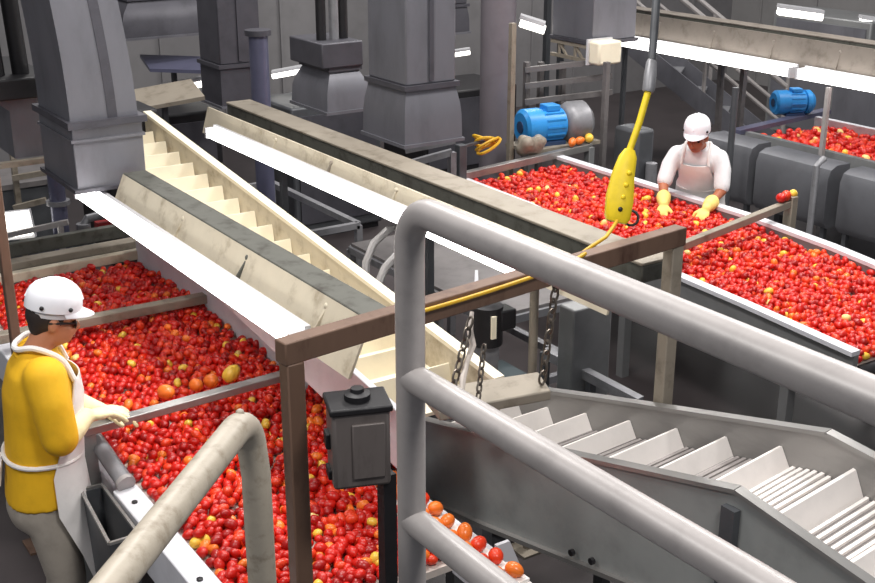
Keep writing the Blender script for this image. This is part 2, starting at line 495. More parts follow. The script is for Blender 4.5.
obj('side_panel', sheet(NT, NBt, .02), 'side_grey', t)
obj('side_wall', sheet(FT, [(p[0], p[1], p[2] - .34) for p in FT], .02), 'stainless', t)
lip = MB()
for A in (NT, FT):
    for a, b in zip(A, A[1:]): lip.bar((a[0] + .01, a[1], a[2]), (b[0] + .01, b[1], b[2]), .045, .016)
obj('top_lip', lip, 'stainless', t)
lip = MB()
for a, b in zip(NBt, NBt[1:]): lip.bar((a[0] - .005, a[1], a[2]), (b[0] - .005, b[1], b[2]), .04, .02)
obj('bottom_lip', lip, 'stainless', t)
lerp = lambda a, b, s: tuple(a[i] + (b[i] - a[i]) * s for i in range(3))


def along(P, y):
    for a, b in zip(P, P[1:]):
        if b[1] <= y <= a[1]: return lerp(a, b, (a[1] - y) / (a[1] - b[1]))
    return P[-1]


KY_N, KY_F = 2.39, 2.45


def cross(s):                           # s runs from the low end (0) over the crest (1) and on down
    if s <= 1: yn, yf = 4.0 + (KY_N - 4.0) * s, 4.0 + (KY_F - 4.0) * s
    else: yn, yf = KY_N + (1.3 - KY_N) * (s - 1), KY_F + (1.3 - KY_F) * (s - 1)
    a, b = along(NT, yn), along(FT, yf)
    return Vector((a[0] + .022, a[1], a[2] - .155)), Vector((b[0] - .002, b[1], b[2] - .165))


bl = MB(); S = [k / 40 for k in range(0, 81)]
for s0, s1 in zip(S, S[1:]):
    a, b = cross(s0); c, d = cross(s1)
    bl.hexa([c - Vector((0, 0, .015)), d - Vector((0, 0, .015)), b - Vector((0, 0, .015)), a - Vector((0, 0, .015)), c, d, b, a])
bmesh.ops.remove_doubles(bl.bm, verts=bl.bm.verts, dist=1e-4)
obj('belt', bl, 'rib_grey', t)
for nm, s, s_end, mm in (('belt_ribs', .02, .90, 'rib_grey'), ('belt_ribs', .915, 1.98, 'white_belt')):  # same belt: lit ribs past the crest coloured white, those before it grey
    rb = MB()
    while s < s_end:
        a, b = cross(s); rb.bar(a + Vector((0, 0, .004)), b + Vector((0, 0, .004)), .014, .012); s += .019 if s < 1 else .0255
    obj(nm, rb, mm, t, label='belt slats coloured bright for the light past the crest' if mm == 'white_belt' else None)
for s in (.02, .14, .285, .44, .595, .745, .90, 1.12, 1.36, 1.58, 1.8):
    a, b = cross(s); c, d = cross(min(2, s + .03)); n = (c - a).normalized(); up = Vector((0, 0, 1))
    h = .085; ln = -n * .042
    f = MB().hexa([a - n * .006, b - n * .006, b + n * .006, a + n * .006, a - n * .006 + up * h + ln, b - n * .006 + up * h + ln, b + n * .006 + up * h + ln, a + n * .006 + up * h + ln])
    obj('flight', f, 'white_belt', t)
obj('seam_bracket', MB().bar((2.765, 2.39, 1.2), (2.765, 2.39, .86), .03, .06), 'panel_dark', t)
for (x, y, dz) in ((2.66, 3.05, .72), (2.675, 2.95, .73)):
    obj('bolt', MB().lathe((x - .012, y, dz), [(.014, -.008), (.014, .008)], 8, 'X'), 'black_iron', t)
for (x, y, z) in ((2.62, 3.5, .62), (3.2, 3.5, .75), (2.92, 1.6, .62), (3.46, 1.6, .75)): obj('leg', MB().box(x, x + .05, y - .03, y + .03, 0, z), 'panel_dark', t)

# ================================================================== BROWN STEEL FRAME + things on it
t = thing('steel_gantry', 'rusty brown square-tube portal standing in front of the left belt', 'gantry', (1.49, 3.05, 0))
obj('post', MB().box(1.462, 1.522, 3.02, 3.08, 0, 1.80), 'rust_steel', t, bevel=.005)
obj('beam', MB().bar((1.455, 3.05, 1.835), (3.32, 3.255, 1.835), .062, .075), 'rust_steel', t, bevel=.005)
obj('post', MB().box(3.256, 3.314, 3.225, 3.283, 0, 1.80), 'tan_metal', t, bevel=.005, label='paler tan post')
t = thing('steel_post', 'slim rusty brown post behind the yellow-shirted worker', 'post', (1.24, 5.45, 0))
obj('shaft', MB().box(1.215, 1.258, 5.42, 5.47, 0, 2.05), 'rust_steel', t, bevel=.004)
obj('foot_plate', MB().box(1.16, 1.31, 5.37, 5.52, 0, .012), 'rust_steel', t)


def chain(p0, p1, r, label, th=.005):
    p0, p1 = Vector(p0), Vector(p1); d = p1 - p0; L = d.length; d.normalize(); n = max(3, int(L / (r * 2.6))); mb = MB()
    sx = d.cross(Vector((0, 1, 0))).normalized(); sy = d.cross(sx)
    for k in range(n):
        c = p0 + d * (L * (k + .5) / n); s_ = sx if k % 2 else sy; pts = []
        for q in range(13):
            a = 2 * PI * q / 12; pts.append(c + d * (math.cos(a) * r * 1.75) + s_ * (math.sin(a) * r))
        mb.tube(pts, th, 6, False)
    return obj('chain', mb, 'chain_steel', None, label, 'chain', 'chains holding the conveyor end')


chain((2.62, 3.165, 1.81), (2.595, 3.2, 1.395), .016, 'steel chain hanging straight from the brown beam to the tan hood')
chain(at(471, 318, 4.35), at(452, 392, 4.30), .014, 'thin steel chain hanging over the cream trough wall, next to the grey guard rail post')
chain(at(484, 345, 4.2), at(478, 400, 4.15), .010, 'thinnest short chain left of the tan hood, below the black motor', .004)
cab = MB(); pts = [(1.85, 3.075), (2.1, 3.10), (2.3, 3.12), (2.5, 3.14), (2.62, 3.15), (2.75, 3.16)]
cp = [(1.55 + .1 * k, 3.05 + .11 * (.095 + .1 * k) - .043, 1.868 - .014 * math.sin(PI * k / 11)) for k in range(4, 12)] + [(2.74, 3.155, 1.888), at(575, 258, 4.5), at(592, 246, 4.56), at(606, 237, 4.62), at(614, 226, 4.74), at(617, 221, 4.8)]
obj('power_cable', cab.tube(cp, .0075, 8), 'yellow_cable', None, 'yellow power cable draped along the brown beam', 'cable')
# yellow pendant
t = thing('hoist_pendant', 'yellow rubber pendant control hanging slanted over the right tomato belt', 'pendant control', at(616, 222, 4.85))
a, b, c_, d_ = at(616, 222, 4.85), at(623, 175, 4.85), at(629, 152, 4.85), at(648, 92, 4.85)
ax = (d_ - a).normalized(); sd = Vector((.83, -.55, 0)); sd = (sd - ax * sd.dot(ax)).normalized(); fr = ax.cross(sd)
ringf = lambda p, w, h: [p + sd * (w * x) + fr * (h * y) for x, y in ((-1, -.7), (-.7, -1), (.7, -1), (1, -.7), (1, .7), (.7, 1), (-.7, 1), (-1, .7))]
g = MB().loft([ringf(a, .040, .03), ringf(a + ax * .02, .050, .036), ringf(lerp(a, b, .5) if 0 else (a + b) / 2, .054, .038), ringf(b, .044, .034), ringf(c_ - ax * .02, .034, .03), ringf(c_ + ax * .01, .020, .02)])
sl = obj('control_sleeve', g, 'yellow_rubber', t, smooth=50)
for k in range(4): obj('push_button', MB().sphere(a + ax * (.05 + .05 * k) - fr * .034, .011, seg=8), 'black_iron' if k == 0 else 'yellow_rubber', sl)
obj('hang_ring', MB().tube([a - sd * .045 + ax * .03 + sd * (.10 + .03 * math.cos(q * PI / 6)) + ax * (.03 * math.sin(q * PI / 6)) for q in range(13)], .006, 6, False), 'black_iron', t)
obj('cable', MB().tube([c_, (c_ + d_) / 2 + sd * .004, d_], .014, 10), 'yellow_rubber', t)
e_, f_ = at(652, 60, 4.87), at(657, -8, 4.9)
obj('cable_grip', MB().tube([d_, d_ + ax * .01, (d_ + e_) / 2, e_ - ax * .01, e_], [.022, .026, .026, .022, .018], 10), 'grey_cast', t)
gtop = f_ + (f_ - e_).normalized() * .8
obj('conduit', MB().tube([e_, f_, gtop], .017, 10), 'panel_dark', t)

# ================================================================== CONTROL BOX ON POST
t = thing('junction_box', 'weathered dark grey junction box on a slim post, between brown post and guard rail', 'junction box', (1.66, 2.76, 0))
def obox(c, u, v, w_, a, b, c3): # oriented box
    c = Vector(c); mb = MB(); u, v, w_ = Vector(u) * a / 2, Vector(v) * b / 2, Vector(w_) * c3 / 2
    return mb.hexa([c - u - v - w_, c + u - v - w_, c + u + v - w_, c - u + v - w_, c - u - v + w_, c + u - v + w_, c + u + v + w_, c - u + v + w_])
bx = Vector((1.60, 2.84, 1.585)); U = Vector((.94, -.34, 0)).normalized(); Vv = Vector((.34, .94, 0)).normalized(); Zv = Vector((0, 0, 1))
body = obj('box_body', obox(bx, U, Vv, Zv, .175, .13, .25), 'box_iron', t, bevel=.012)
obj('box_lid', obox(bx + Zv * .132, U, Vv, Zv, .19, .145, .022), 'black_iron', t, bevel=.006)
obj('gland', MB().lathe(bx + Zv * .143, [(.04, 0), (.04, .018), (.022, .024), (.02, .035)], 14), 'black_iron', t)
obj('latch', obox(bx - U * .092 + Zv * .02, U, Vv, Zv, .02, .05, .05), 'black_iron', t, bevel=.004)
obj('hinge', obox(bx - U * .09 - Zv * .09, U, Vv, Zv, .016, .06, .03), 'black_iron', t, bevel=.003)
obj('cover_plate', obox(bx + U * .02 - Vv * .068, U, Vv, Zv, .10, .012, .18), 'box_iron', t, bevel=.004)
obj('post', MB().box(1.645, 1.69, 2.77, 2.81, 0, 1.48), 'black_iron', t)

# ================================================================== GUARD RAILINGS
t = thing('guard_railing', 'big light grey pipe guard rail sweeping across the foreground to the right', 'railing', (1.06, 1.66, 1.6))
RR = .0265
bend = [Vector((1.045, 1.66, z)) for z in (1.6, 2.0, 2.4, 2.6)]
top = bend + arc((1.045, 1.59, 2.62), .07, PI, PI / 2, (0, -1, 0), (0, 0, 1), 8)[1:] + [Vector((1.05, 1.2, 2.69)), Vector((1.06, .5, 2.69)), Vector((1.07, -.6, 2.69))]
obj('top_rail', MB().tube(top, RR, 20), 'rail_paint', t, smooth=60)
obj('mid_rail', MB().tube([(1.045, 1.66, 2.375), (1.08, .9, 2.365), (1.09, -.6, 2.365)], RR, 20), 'rail_paint', t, smooth=60)
obj('low_rail', MB().tube([(1.045, 1.66, 2.085), (1.06, .9, 2.08), (1.07, -.6, 2.08)], RR, 20), 'rail_paint', t, smooth=60)
obj('post', MB().tube([(1.068, -.5, 1.6), (1.068, -.5, 2.69)], RR, 16), 'rail_paint', t)
obj('foot_plate', MB().box(.99, 1.13, 1.59, 1.73, 1.6, 1.612), 'rail_paint', t)
t = thing('guard_railing', 'mottled beige pipe rail bent into a pointed loop in front of the left belt', 'railing', (.78, 1.78, 1.6))
lp = [Vector((.79, 1.78, 1.6)), Vector((.79, 1.78, 2.0)), Vector((.79, 1.78, 2.2))] + [Vector((.785, 1.78, 2.25)) + Vector((-.707, -.707, 0)) * (.075 - .075 * math.cos(a)) + Vector((0, 0, .075 * math.sin(a))) for a in [PI / 2 * k / 8 for k in range(1, 9)]]
e0 = lp[-1]; lp += [e0 + Vector((-.707, -.707, 0)) * q for q in (.1, .5, 1.2)]
obj('pipe', MB().tube(lp, RR, 20), 'loop_paint', t, smooth=60)
obj('post', MB().tube([lp[-1] - Vector((0, 0, .0)), Vector((lp[-1].x, lp[-1].y, 1.6))], RR, 16), 'loop_paint', t)
obj('weld_cap', MB().sphere(e0 + Vector((.02, .02, .021)), .008, seg=8), 'loop_paint', t)
obj('foot_plate', MB().box(.72, .86, 1.71, 1.85, 1.6, 1.612), 'loop_paint', t)

# ================================================================== BIN beside left worker
t = thing('waste_bin', 'open dark grey sheet-metal bin against the left belt, by the worker\'s apron', 'bin', (1.19, 4.1, 0))
b = MB()
bi = [(1.12, 3.88), (1.235, 3.88), (1.245, 4.33), (1.16, 4.33)]
cb = Vector((1.19, 4.1, 0))
def sh(p, q, z): v = Vector((p[0], p[1], 0)); v = cb + (v - cb) * q; return (v.x, v.y, z)
for i in range(4):
    a_, b_ = bi[i], bi[(i + 1) % 4]
    b.hexa([sh(a_, .8, .22), sh(b_, .8, .22), sh(b_, .76, .22), sh(a_, .76, .22), sh(a_, 1, .85), sh(b_, 1, .85), sh(b_, .95, .85), sh(a_, .95, .85)])
obj('bin_body', b, 'panel_dark', t)
obj('bin_floor', MB().prism([sh(p, .78, .22) for p in bi], (0, 0, .01)), 'black_iron', t)
rm_ = MB()
for i in range(4): rm_.bar(sh(bi[i], 1, .855), sh(bi[(i + 1) % 4], 1, .855), .012, .012)
obj('rim', rm_, 'stainless', t)
for p in bi: q_ = sh(p, .74, 0); obj('leg', MB().box(q_[0] - .01, q_[0] + .01, q_[1] - .01, q_[1] + .01, 0, .23), 'panel_dark', t)

# ================================================================== RIGHT SORTING CONVEYOR
NR = [(5.22, 7.45), (5.20, 6.6), (5.03, 5.33), (4.97, 4.31), (4.90, 3.50)]
FR = [(6.20, 7.60), (6.20, 6.6), (6.20, 5.5), (6.12, 4.7), (5.90, 3.50)]
t = thing('sorting_conveyor', 'wide sorting belt of red tomatoes in front of the woman in white', 'conveyor', (5.6, 5.5, 0))
b = MB(); b.prism([(x, y, BZ - .03) for x, y in NR] + [(x, y, BZ - .03) for x, y in FR[::-1]], (0, 0, .03)); obj('belt', b, 'belt_light', t)


def strip(P, off0, off1, z0, z1):
    mb = MB()
    for a, b in zip(P, P[1:]):
        mb.hexa([(a[0] + off0, a[1], z0), (a[0] + off1, a[1], z0), (b[0] + off1, b[1], z0), (b[0] + off0, b[1], z0), (a[0] + off0, a[1], z1), (a[0] + off1, a[1], z1), (b[0] + off1, b[1], z1), (b[0] + off0, b[1], z1)])
    return mb


obj('side_wall', strip(NR, -.035, 0, .58, .86), 'panel_grey', t)
obj('side_wall', strip(FR, 0, .04, .56, .88), 'panel_grey', t)
obj('wall_cap', strip(NR, -.06, .006, .86, .885), 'white_paint', t)
obj('wall_cap', strip(FR, -.006, .07, .88, .905), 'white_paint', t)
obj('end_roller', MB().tube([(4.9, 3.5, .74), (5.92, 3.5, .74)], .06, 16), 'black_iron', t)
obj('chute_plate', MB().hexa([(5.0, 3.0, .62), (5.9, 3.0, .62), (5.9, 3.3, .66), (5.0, 3.3, .66), (5.0, 3.0, .85), (5.9, 3.0, .85), (5.9, 3.3, .85), (5.0, 3.3, .85)]), 'tan_metal', t)
hk = at(489, 146, 9.4); obj('hose_hook', MB().bar((5.155, 7.435, 1.14), (hk.x + .02, hk.y + .05, hk.z + .035), .02, .02), 'panel_dark', t)
for x in (5.1, 5.8): obj('leg', MB().box(x - .03, x + .03, 3.1, 3.16, 0, .66), 'panel_grey', t)
obj('crossbar', MB().bar((4.95, 4.99, .985), (6.48, 5.30, 1.0), .05, .05), 'tan_metal', t, bevel=.005)
obj('crossbar_post', MB().box(6.40, 6.46, 5.25, 5.32, 0, 1.05), 'tan_metal', t, bevel=.005)
obj('crossbar', MB().bar((5.15, 7.45, .90), (6.62, 7.62, .92), .06, .06), 'stainless', t, bevel=.005)
obj('crossbar_post', MB().box(5.12, 5.19, 7.40, 7.47, 0, 1.16), 'panel_dark', t, bevel=.005)
obj('crossbar_post', MB().box(6.58, 6.64, 7.58, 7.65, 0, .92), 'panel_grey', t, bevel=.005)
for (x, y) in ((5.0, 4.0), (5.06, 5.4), (5.2, 6.9), (6.1, 4.2), (6.22, 5.6), (6.22, 7.0)): obj('leg', MB().box(x - .03, x + .03, y - .03, y + .03, 0, .6), 'panel_grey', t)
xr = lambda P, y: along([(p[0], p[1], 0) for p in P], y)[0]
ins = lambda x, y: xr(NR, y) + .02 < x < xr(FR, y) - .02
sp2 = spots_on(ins, 4.92, 6.22, 3.52, 7.45, lambda x, y: BZ, .044, .0212, .45, .02)
W2 = (50, 18, 24, 4, 3.5, .8)
mass('tomato_heap', sp2, 'heap of bright red tomatoes filling the right sorting belt before the woman in white', 'tomatoes', LO, W2)
tg = 'tomatoes resting on the tan crossbar'
pz = lambda px, py, d: at(px, py, d)
tomato((6.31, 5.275, 1.058), .034, 0, 'red tomato on the tan crossbar, farthest from the bar\'s end', tg)
tomato((6.37, 5.285, 1.060), .036, 2, 'red tomato on the tan crossbar, between another red one and a yellow one', tg)
tomato((6.455, 5.295, 1.060), .030, 4, 'yellow tomato on the very end of the tan crossbar', tg)

# ================================================================== BLUE MOTORS
def motor(loc, ang, s, label, gear=True):
    t = thing('electric_motor', label, 'motor', loc, 'blue electric motors')
    m = Matrix.Translation(Vector(loc)) @ Matrix.Rotation(ang, 4, 'Z') @ Matrix.Scale(s, 4)
    b = MB().lathe((0, 0, .12), [(.09, -.17), (.105, -.165), (.105, .10), (.085, .11)], 20, 'X')
    for k in range(14):
        a = 2 * PI * k / 14; b.bar((-.05, math.cos(a) * .106, .12 + math.sin(a) * .106), (.09, math.cos(a) * .106, .12 + math.sin(a) * .106), .008, .012)
    obj('motor_body', b.move(m), 'blue_paint', t)
    f = MB().lathe((0, 0, .12), [(.03, -.20), (.095, -.20), (.118, -.18), (.118, -.07), (.108, -.07)], 20, 'X'); fc = obj('fan_cover', f.move(m), 'blue_paint', t)
    obj('fan_hub', MB().lathe((0, 0, .12), [(.0, -.208), (.04, -.206), (.04, -.199)], 16, 'X').move(m), 'dark_blue', fc)
    obj('terminal_box', MB().box(-.03, .07, -.05, .05, .215, .255).move(m), 'blue_paint', t, bevel=.006)
    obj('mounting_foot', MB().box(-.1, .09, -.1, .1, 0, .025).move(m), 'dark_blue', t)
    if gear:
        g_ = MB().lathe((0, 0, .12), [(.09, .11), (.12, .13), (.14, .17), (.14, .27), (.10, .31), (.03, .32)], 20, 'X'); obj('gearbox', g_.move(m), 'grey_cast', t)
    else:
        obj('flange', MB().lathe((0, 0, .12), [(.1, .11), (.115, .115), (.115, .16), (.08, .2)], 20, 'X').move(m), 'blue_paint', t)
    return t


motor((6.32, 7.84, .95), R_(-8), 1.28, 'blue electric motor with grey gearbox at the head of the right belt')
motor((9.06, 7.55, .93), R_(-25), .98, 'blue electric motor above the far belt, under the strip lights', False)
pl = MB().box(6.02, 6.76, 7.65, 8.02, .92, .95); obj('motor_shelf', pl, 'tan_metal', None, 'flat shelf plate carrying the blue motor at the right belt', 'shelf')
tb = thing('drive_guard', 'tall dark grey drive housing right of the blue motor with gearbox', 'drive guard', (6.95, 7.45, 0))
obj('housing', MB().box(6.86, 7.06, 7.3, 7.6, .1, 1.08), 'panel_dark', tb, bevel=.03)
obj('pipe', MB().tube([(6.99, 7.25, 0), (6.99, 7.25, .8)], .05, 12), 'grey_cast', tb)
for (px, py, c, r, lab) in ((574, 150, 3, .034, 'orange tomato on the steel crossbar under the blue motor, farthest from the gearbox'), (584, 146, 3, .034, 'orange tomato between an orange and a yellow one, under the blue motor'), (597, 142, 4, .04, 'pale yellow tomato nearest the gearbox of the blue motor')):
    p = Vector((6.40 + (px - 574) * .0088, 0, 0)); tomato((p.x, 7.45 + .17 * (p.x - 5.15) / 1.47, .955 + r), r, c, lab, 'stray tomatoes beside the blue motor')
rag = MB()
for k in range(16): rag.sphere((5.95 + random.uniform(-.16, .14), 7.62 + random.uniform(-.07, .07), 1.0 + random.uniform(-.06, .05)), random.uniform(.04, .07), seg=8)
obj('plastic_sack', fuse(rag, .02, 3), 'tan_metal', None, 'crumpled greyish sack left of the blue motor with gearbox', 'sack')
hc = MB()
for k in range(4):
    c0 = at(489, 146, 9.4) + Vector((0, .02 * k, .012 * k))
    hc.tube([c0 + Vector((.10 * math.cos(q * PI / 8), .1 * math.sin(q * PI / 8) * .6, .05 * math.cos(q * PI / 8 + k))) for q in range(17)], .012, 6, False)
obj('hose_coil', hc, 'yellow_cable', None, 'coiled yellow hose beside the tall round column', 'hose')

# ================================================================== FAR SORTING CONVEYOR AND ITS GUARDS
t = thing('sorting_conveyor', 'far tomato belt with grey guards at the right edge, beyond the woman in white', 'conveyor', (8.7, 6, 0))
obj('belt', MB().box(8.28, 9.15, 3.8, 7.3, BZ - .03, BZ), 'belt_light', t)
obj('side_wall', MB().box(8.22, 8.28, 3.8, 7.35, .5, .90), 'panel_grey', t)
obj('side_wall', MB().box(9.15, 9.21, 3.8, 7.35, .5, .93), 'white_paint', t)
obj('crossbar', MB().bar((8.15, 7.4, .9), (9.5, 7.5, .92), .10, .04), 'pipe_blue', t)
for (x, y) in ((8.25, 4.5), (8.25, 6.9), (9.18, 4.5), (9.18, 6.9)): obj('leg', MB().box(x - .03, x + .03, y - .03, y + .03, 0, .5), 'panel_dark', t)
mass('tomato_heap', spots_on(lambda x, y: True, 8.31, 9.14, 4.4, 7.25, lambda x, y: BZ, .056, .028, .5, .02), 'heap of red tomatoes on the far belt at the right edge', 'tomatoes', LO, (50, 8, 30, 5, 3, 3))


def guard(y0, y1, x0, x1, z0, z1, lab, tag_):
    t = thing('side_guard', lab, 'guard', ((x0 + x1) / 2, (y0 + y1) / 2, 0), 'grey machine guards before the far belt')
    prof = [(x1, z0), (x0 + .05, z0), (x0, z0 + .06), (x0, z1 - .10), (x0 + .03, z1 - .03), (x0 + .10, z1), (x1, z1)]
    obj('panel', MB().prism([(x, y0, z) for x, z in prof], (0, y1 - y0, 0)), 'guard_grey', t)
    for y in (y0 + .05, y1 - .05): obj('leg', MB().box(x0 + .06, x0 + .1, y - .02, y + .02, 0, z0), 'panel_dark', t)
    if tag_: obj('name_plate', MB().box(x0 - .006, x0, y0 + .45, y0 + .72, z1 - .19, z1 - .12), 'white_paint', t)


guard(6.10, 6.86, 7.84, 8.10, .36, .885, 'grey rounded machine guard right behind the woman in white', 0)
guard(4.9, 5.98, 7.84, 8.10, .36, .885, 'grey rounded machine guard with a pale plate, cut by the right photo edge', 1)
guard(6.94, 7.5, 7.84, 8.10, .36, .90, 'narrow grey machine guard by the red tomatoes, closest to the staircase', 0)
t = thing('support_pole', 'dark slim pole beside the hard-hatted woman in white', 'pole', (7.5, 6.85, 0))
obj('shaft', MB().tube([(7.5, 6.85, 0), (7.5, 6.85, 1.45)], .028, 10), 'panel_dark', t)
obj('foot_plate', MB().box(7.42, 7.58, 6.77, 6.93, 0, .012), 'panel_dark', t)
t = thing('support_pole', 'grey slim pole between the two rounded machine guards', 'pole', (7.62, 6.05, 0))
obj('shaft', MB().tube([(7.62, 6.05, 0), (7.62, 6.05, .94), (7.70, 6.05, .99)], .026, 10), 'grey_cast', t)
obj('foot_plate', MB().box(7.55, 7.69, 5.98, 6.12, 0, .012), 'grey_cast', t)

# ================================================================== DUCTS
def rect(x0, x1, y0, y1, z): return [(x0, y0, z), (x1, y0, z), (x1, y1, z), (x0, y1, z)]


t = thing('exhaust_duct', 'large curved grey sheet-metal duct hanging over the left belt', 'duct', (1.97, 6.36, 1.6), 'grey ducts')
bx = obj('duct_box', MB().box(1.79, 2.165, 6.08, 6.66, 1.6, 1.93), 'duct_steel', t, bevel=.005)
obj('seam', MB().box(1.78, 2.175, 6.07, 6.67, 1.855, 1.87), 'duct_steel', bx)
obj('rim', MB().box(1.77, 2.18, 6.06, 6.68, 1.59, 1.61), 'duct_dark', t)
obj('flange', MB().box(1.765, 2.185, 6.05, 6.69, 1.93, 1.965), 'duct_dark', t)
rings = []
for k in range(15):
    a = k / 14; z = 1.965 + 1.3 * a; sx = -.13 * a ** 1.7; nx = .045 * a
    rings.append(rect(1.79 + sx + nx * .2, 2.15 + sx * .8 - nx, 6.09 + .10 * a * a, 6.64 + .1 * a * a, z))
el = obj('elbow', MB().loft(rings), 'duct_steel', t, smooth=30)
sm = MB(); pr = None
for a, b in zip(rings, rings[1:]):
    p = Vector(a[0]).lerp(Vector(a[1]), .62); q = Vector(b[0]).lerp(Vector(b[1]), .62); sm.bar(p, q, .05, .012, (0, 1, 0))
obj('seam', sm, 'duct_dark', el)

t = thing('exhaust_duct', 'pale blue-grey duct box behind the large curved duct at the left edge', 'duct', (1.8, 7.4, 1.6), 'grey ducts')
obj('duct_box', MB().loft([rect(1.74, 1.99, 7.08, 7.85, 1.58), rect(1.74, 1.99, 7.08, 7.85, 1.86), rect(1.66, 1.98, 7.05, 7.85, 1.93)]), 'duct_steel', t)
obj('flange', MB().box(1.60, 2.0, 7.02, 7.9, 1.93, 2.05), 'black_iron', t, bevel=.01)
for x, y in ((1.72, 7.2), (1.86, 7.2)): obj('pipe', MB().tube([(x, y, 2.05), (x - .05, y, 3.2)], .05, 12), 'black_iron', t)
obj('bracket', MB().bar((1.4, 7.0, 1.57), (2.0, 7.0, 1.57), .05, .03), 'tan_metal', t)

def hopper_duct(x0, x1, y0, y1, z, flare, h, h2, label, extra=None, m='duct_steel'):
    t = thing('exhaust_duct', label, 'duct', ((x0 + x1) / 2, (y0 + y1) / 2, z), 'grey ducts')
    r = [rect(x0 - flare * s, x1 + flare * s, y0 - flare * s, y1 + flare * s, z + h * q) for q, s in ((0, 1), (.45, .9), (.68, .66), (.85, .3), (1, 0))]
    obj('hood', MB().loft(r), m, t)
    obj('rim', MB().box(x0 - flare - .012, x1 + flare + .012, y0 - flare - .012, y1 + flare + .012, z - .02, z), 'duct_steel', t)
    obj('flange', MB().box(x0 - .02, x1 + .02, y0 - .02, y1 + .02, z + h, z + h + .03), 'duct_dark', t)
    if h2:
        st = obj('duct_stack', MB().box(x0, x1, y0, y1, z + h + .03, z + h + h2), m, t, bevel=.01)
        obj('seam', MB().box(x0 + (x1 - x0) * .45, x0 + (x1 - x0) * .45 + .03, y0 - .012, y0, z + h + .05, z + h + h2 - .02), 'duct_dark', st)
    return t


hopper_duct(3.80, 4.16, 6.06, 6.5, 1.60, .03, .32, 1.4, 'tall grey duct with flared hood in the top centre, nearest the round column')
t = hopper_duct(3.92, 4.14, 7.22, 7.62, 1.60, .065, .26, 0, 'grey duct with wide flared hood and two pipes, left of the tall centre duct')
obj('collar', MB().box(3.84, 4.16, 7.18, 7.66, 1.89, 2.06), 'duct_dark', t, bevel=.01)
for x in (3.93, 4.03, 4.1): obj('pipe', MB().tube([(x, 7.35, 2.06), (x, 7.35, 3.3)], .035, 10), 'black_iron' if x != 4.03 else 'grey_cast', t)
obj('elbow_pipe', MB().tube([(4.35, 6.2, 1.62), (4.42, 6.2, 1.66), (4.5, 6.2, 1.6), (4.52, 6.2, 1.35)], .045, 10), 'grey_cast', t) if 0 else None
# corner duct top right of centre
t = thing('exhaust_duct', 'square grey duct end hanging near the top edge, beside the strip light', 'duct', (7.3, 8.3, 1.8), 'grey ducts')
p = at(592, 42, 10.4)
obj('duct_box', MB().box(p.x, p.x + .5, p.y, p.y + .55, p.z, 3.4), 'duct_steel', t, bevel=.006)
obj('rim', MB().box(p.x - .02, p.x + .52, p.y - .02, p.y + .57, p.z - .03, p.z), 'duct_dark', t)
tr = MB()
tr.bar((p.x, p.y, p.z - .17), (p.x, p.y + .55, p.z - .17), .03, .03); tr.bar((p.x, p.y, p.z - .05), (p.x, p.y + .55, p.z - .05), .03, .03)
for k in range(5): tr.bar((p.x, p.y + .11 * k, p.z - .17), (p.x, p.y + .11 * (k + (1 if k % 2 else 0)), p.z - .05), .02, .02)
obj('truss', tr, 'tan_metal', t)
t = thing('light_box', 'cream end box under the square grey duct, at the start of the far overhead line', 'light', at(608, 66, 10.2))
p = at(597, 66, 10.3)
obj('box_body', MB().box(p.x, p.x + .26, p.y - .02, p.y + .12, p.z, p.z + .2), 'cream_belt', t, bevel=.02)
obj('end_plate', MB().box(p.x - .01, p.x + .27, p.y + .12, p.y + .14, p.z - .01, p.z + .21), 'lamp_housing', t)
t = thing('round_column', 'tall round purple-grey column in the top middle', 'column', (6.28, 8.5, 0))
obj('shaft', MB().tube([(6.28, 8.5, 0), (6.28, 8.5, 3.4)], .155, 24), 'round_paint', t, smooth=60)
obj('band', MB().tube([(6.28, 8.5, 2.13), (6.28, 8.5, 2.15)], .162, 24), 'duct_steel', t, smooth=60)
obj('base', MB().tube([(6.28, 8.5, 0), (6.28, 8.5, .06)], .2, 24), 'duct_dark', t)
p = at(510, 152, 10.0)
t = thing('support_pole', 'slim tan pole standing beside the tall round column', 'pole', (p.x, p.y, 0))
obj('shaft', MB().box(p.x - .022, p.x + .022, p.y - .022, p.y + .022, 0, 1.98), 'tan_metal', t)
obj('foot_plate', MB().box(p.x - .08, p.x + .08, p.y - .08, p.y + .08, 0, .012), 'tan_metal', t)
p = at(262, 115, 9.2)
t = thing('vertical_pipe', 'blue-lit vertical pipe between the grey ducts, top left of centre', 'pipe', (p.x, p.y, 0))
obj('shaft', MB().tube([(p.x, p.y, 0), (p.x, p.y, 1.98)], .072, 16), 'pipe_blue', t, smooth=60)  # bluish light on the shaft comes from its base colour
obj('flange', MB().tube([(p.x, p.y, 1.98), (p.x, p.y, 2.02)], .10, 16), 'duct_dark', t)
hopper_duct(at(215, 66, 9.6).x, at(215, 66, 9.6).x + .36, at(215, 66, 9.6).y - .1, at(215, 66, 9.6).y + .3, 1.35, .0, .30, 1.6, 'plain grey duct beside the blue-lit pipe', m='duct_dark')
hopper_duct(at(130, 20, 10.5).x, at(130, 20, 10.5).x + .7, at(130, 20, 10.5).y, at(130, 20, 10.5).y + .5, 1.75, .12, .3, 1.2, 'far grey duct with pitched hood, just right of the large curved duct', m='duct_dark')
hopper_duct(at(430, 15, 12).x - .25, at(430, 15, 12).x + .45, at(430, 15, 12).y, at(430, 15, 12).y + .5, 1.55, .02, .25, 1.4, 'distant grey duct just left of the tall round column', m='duct_dark')
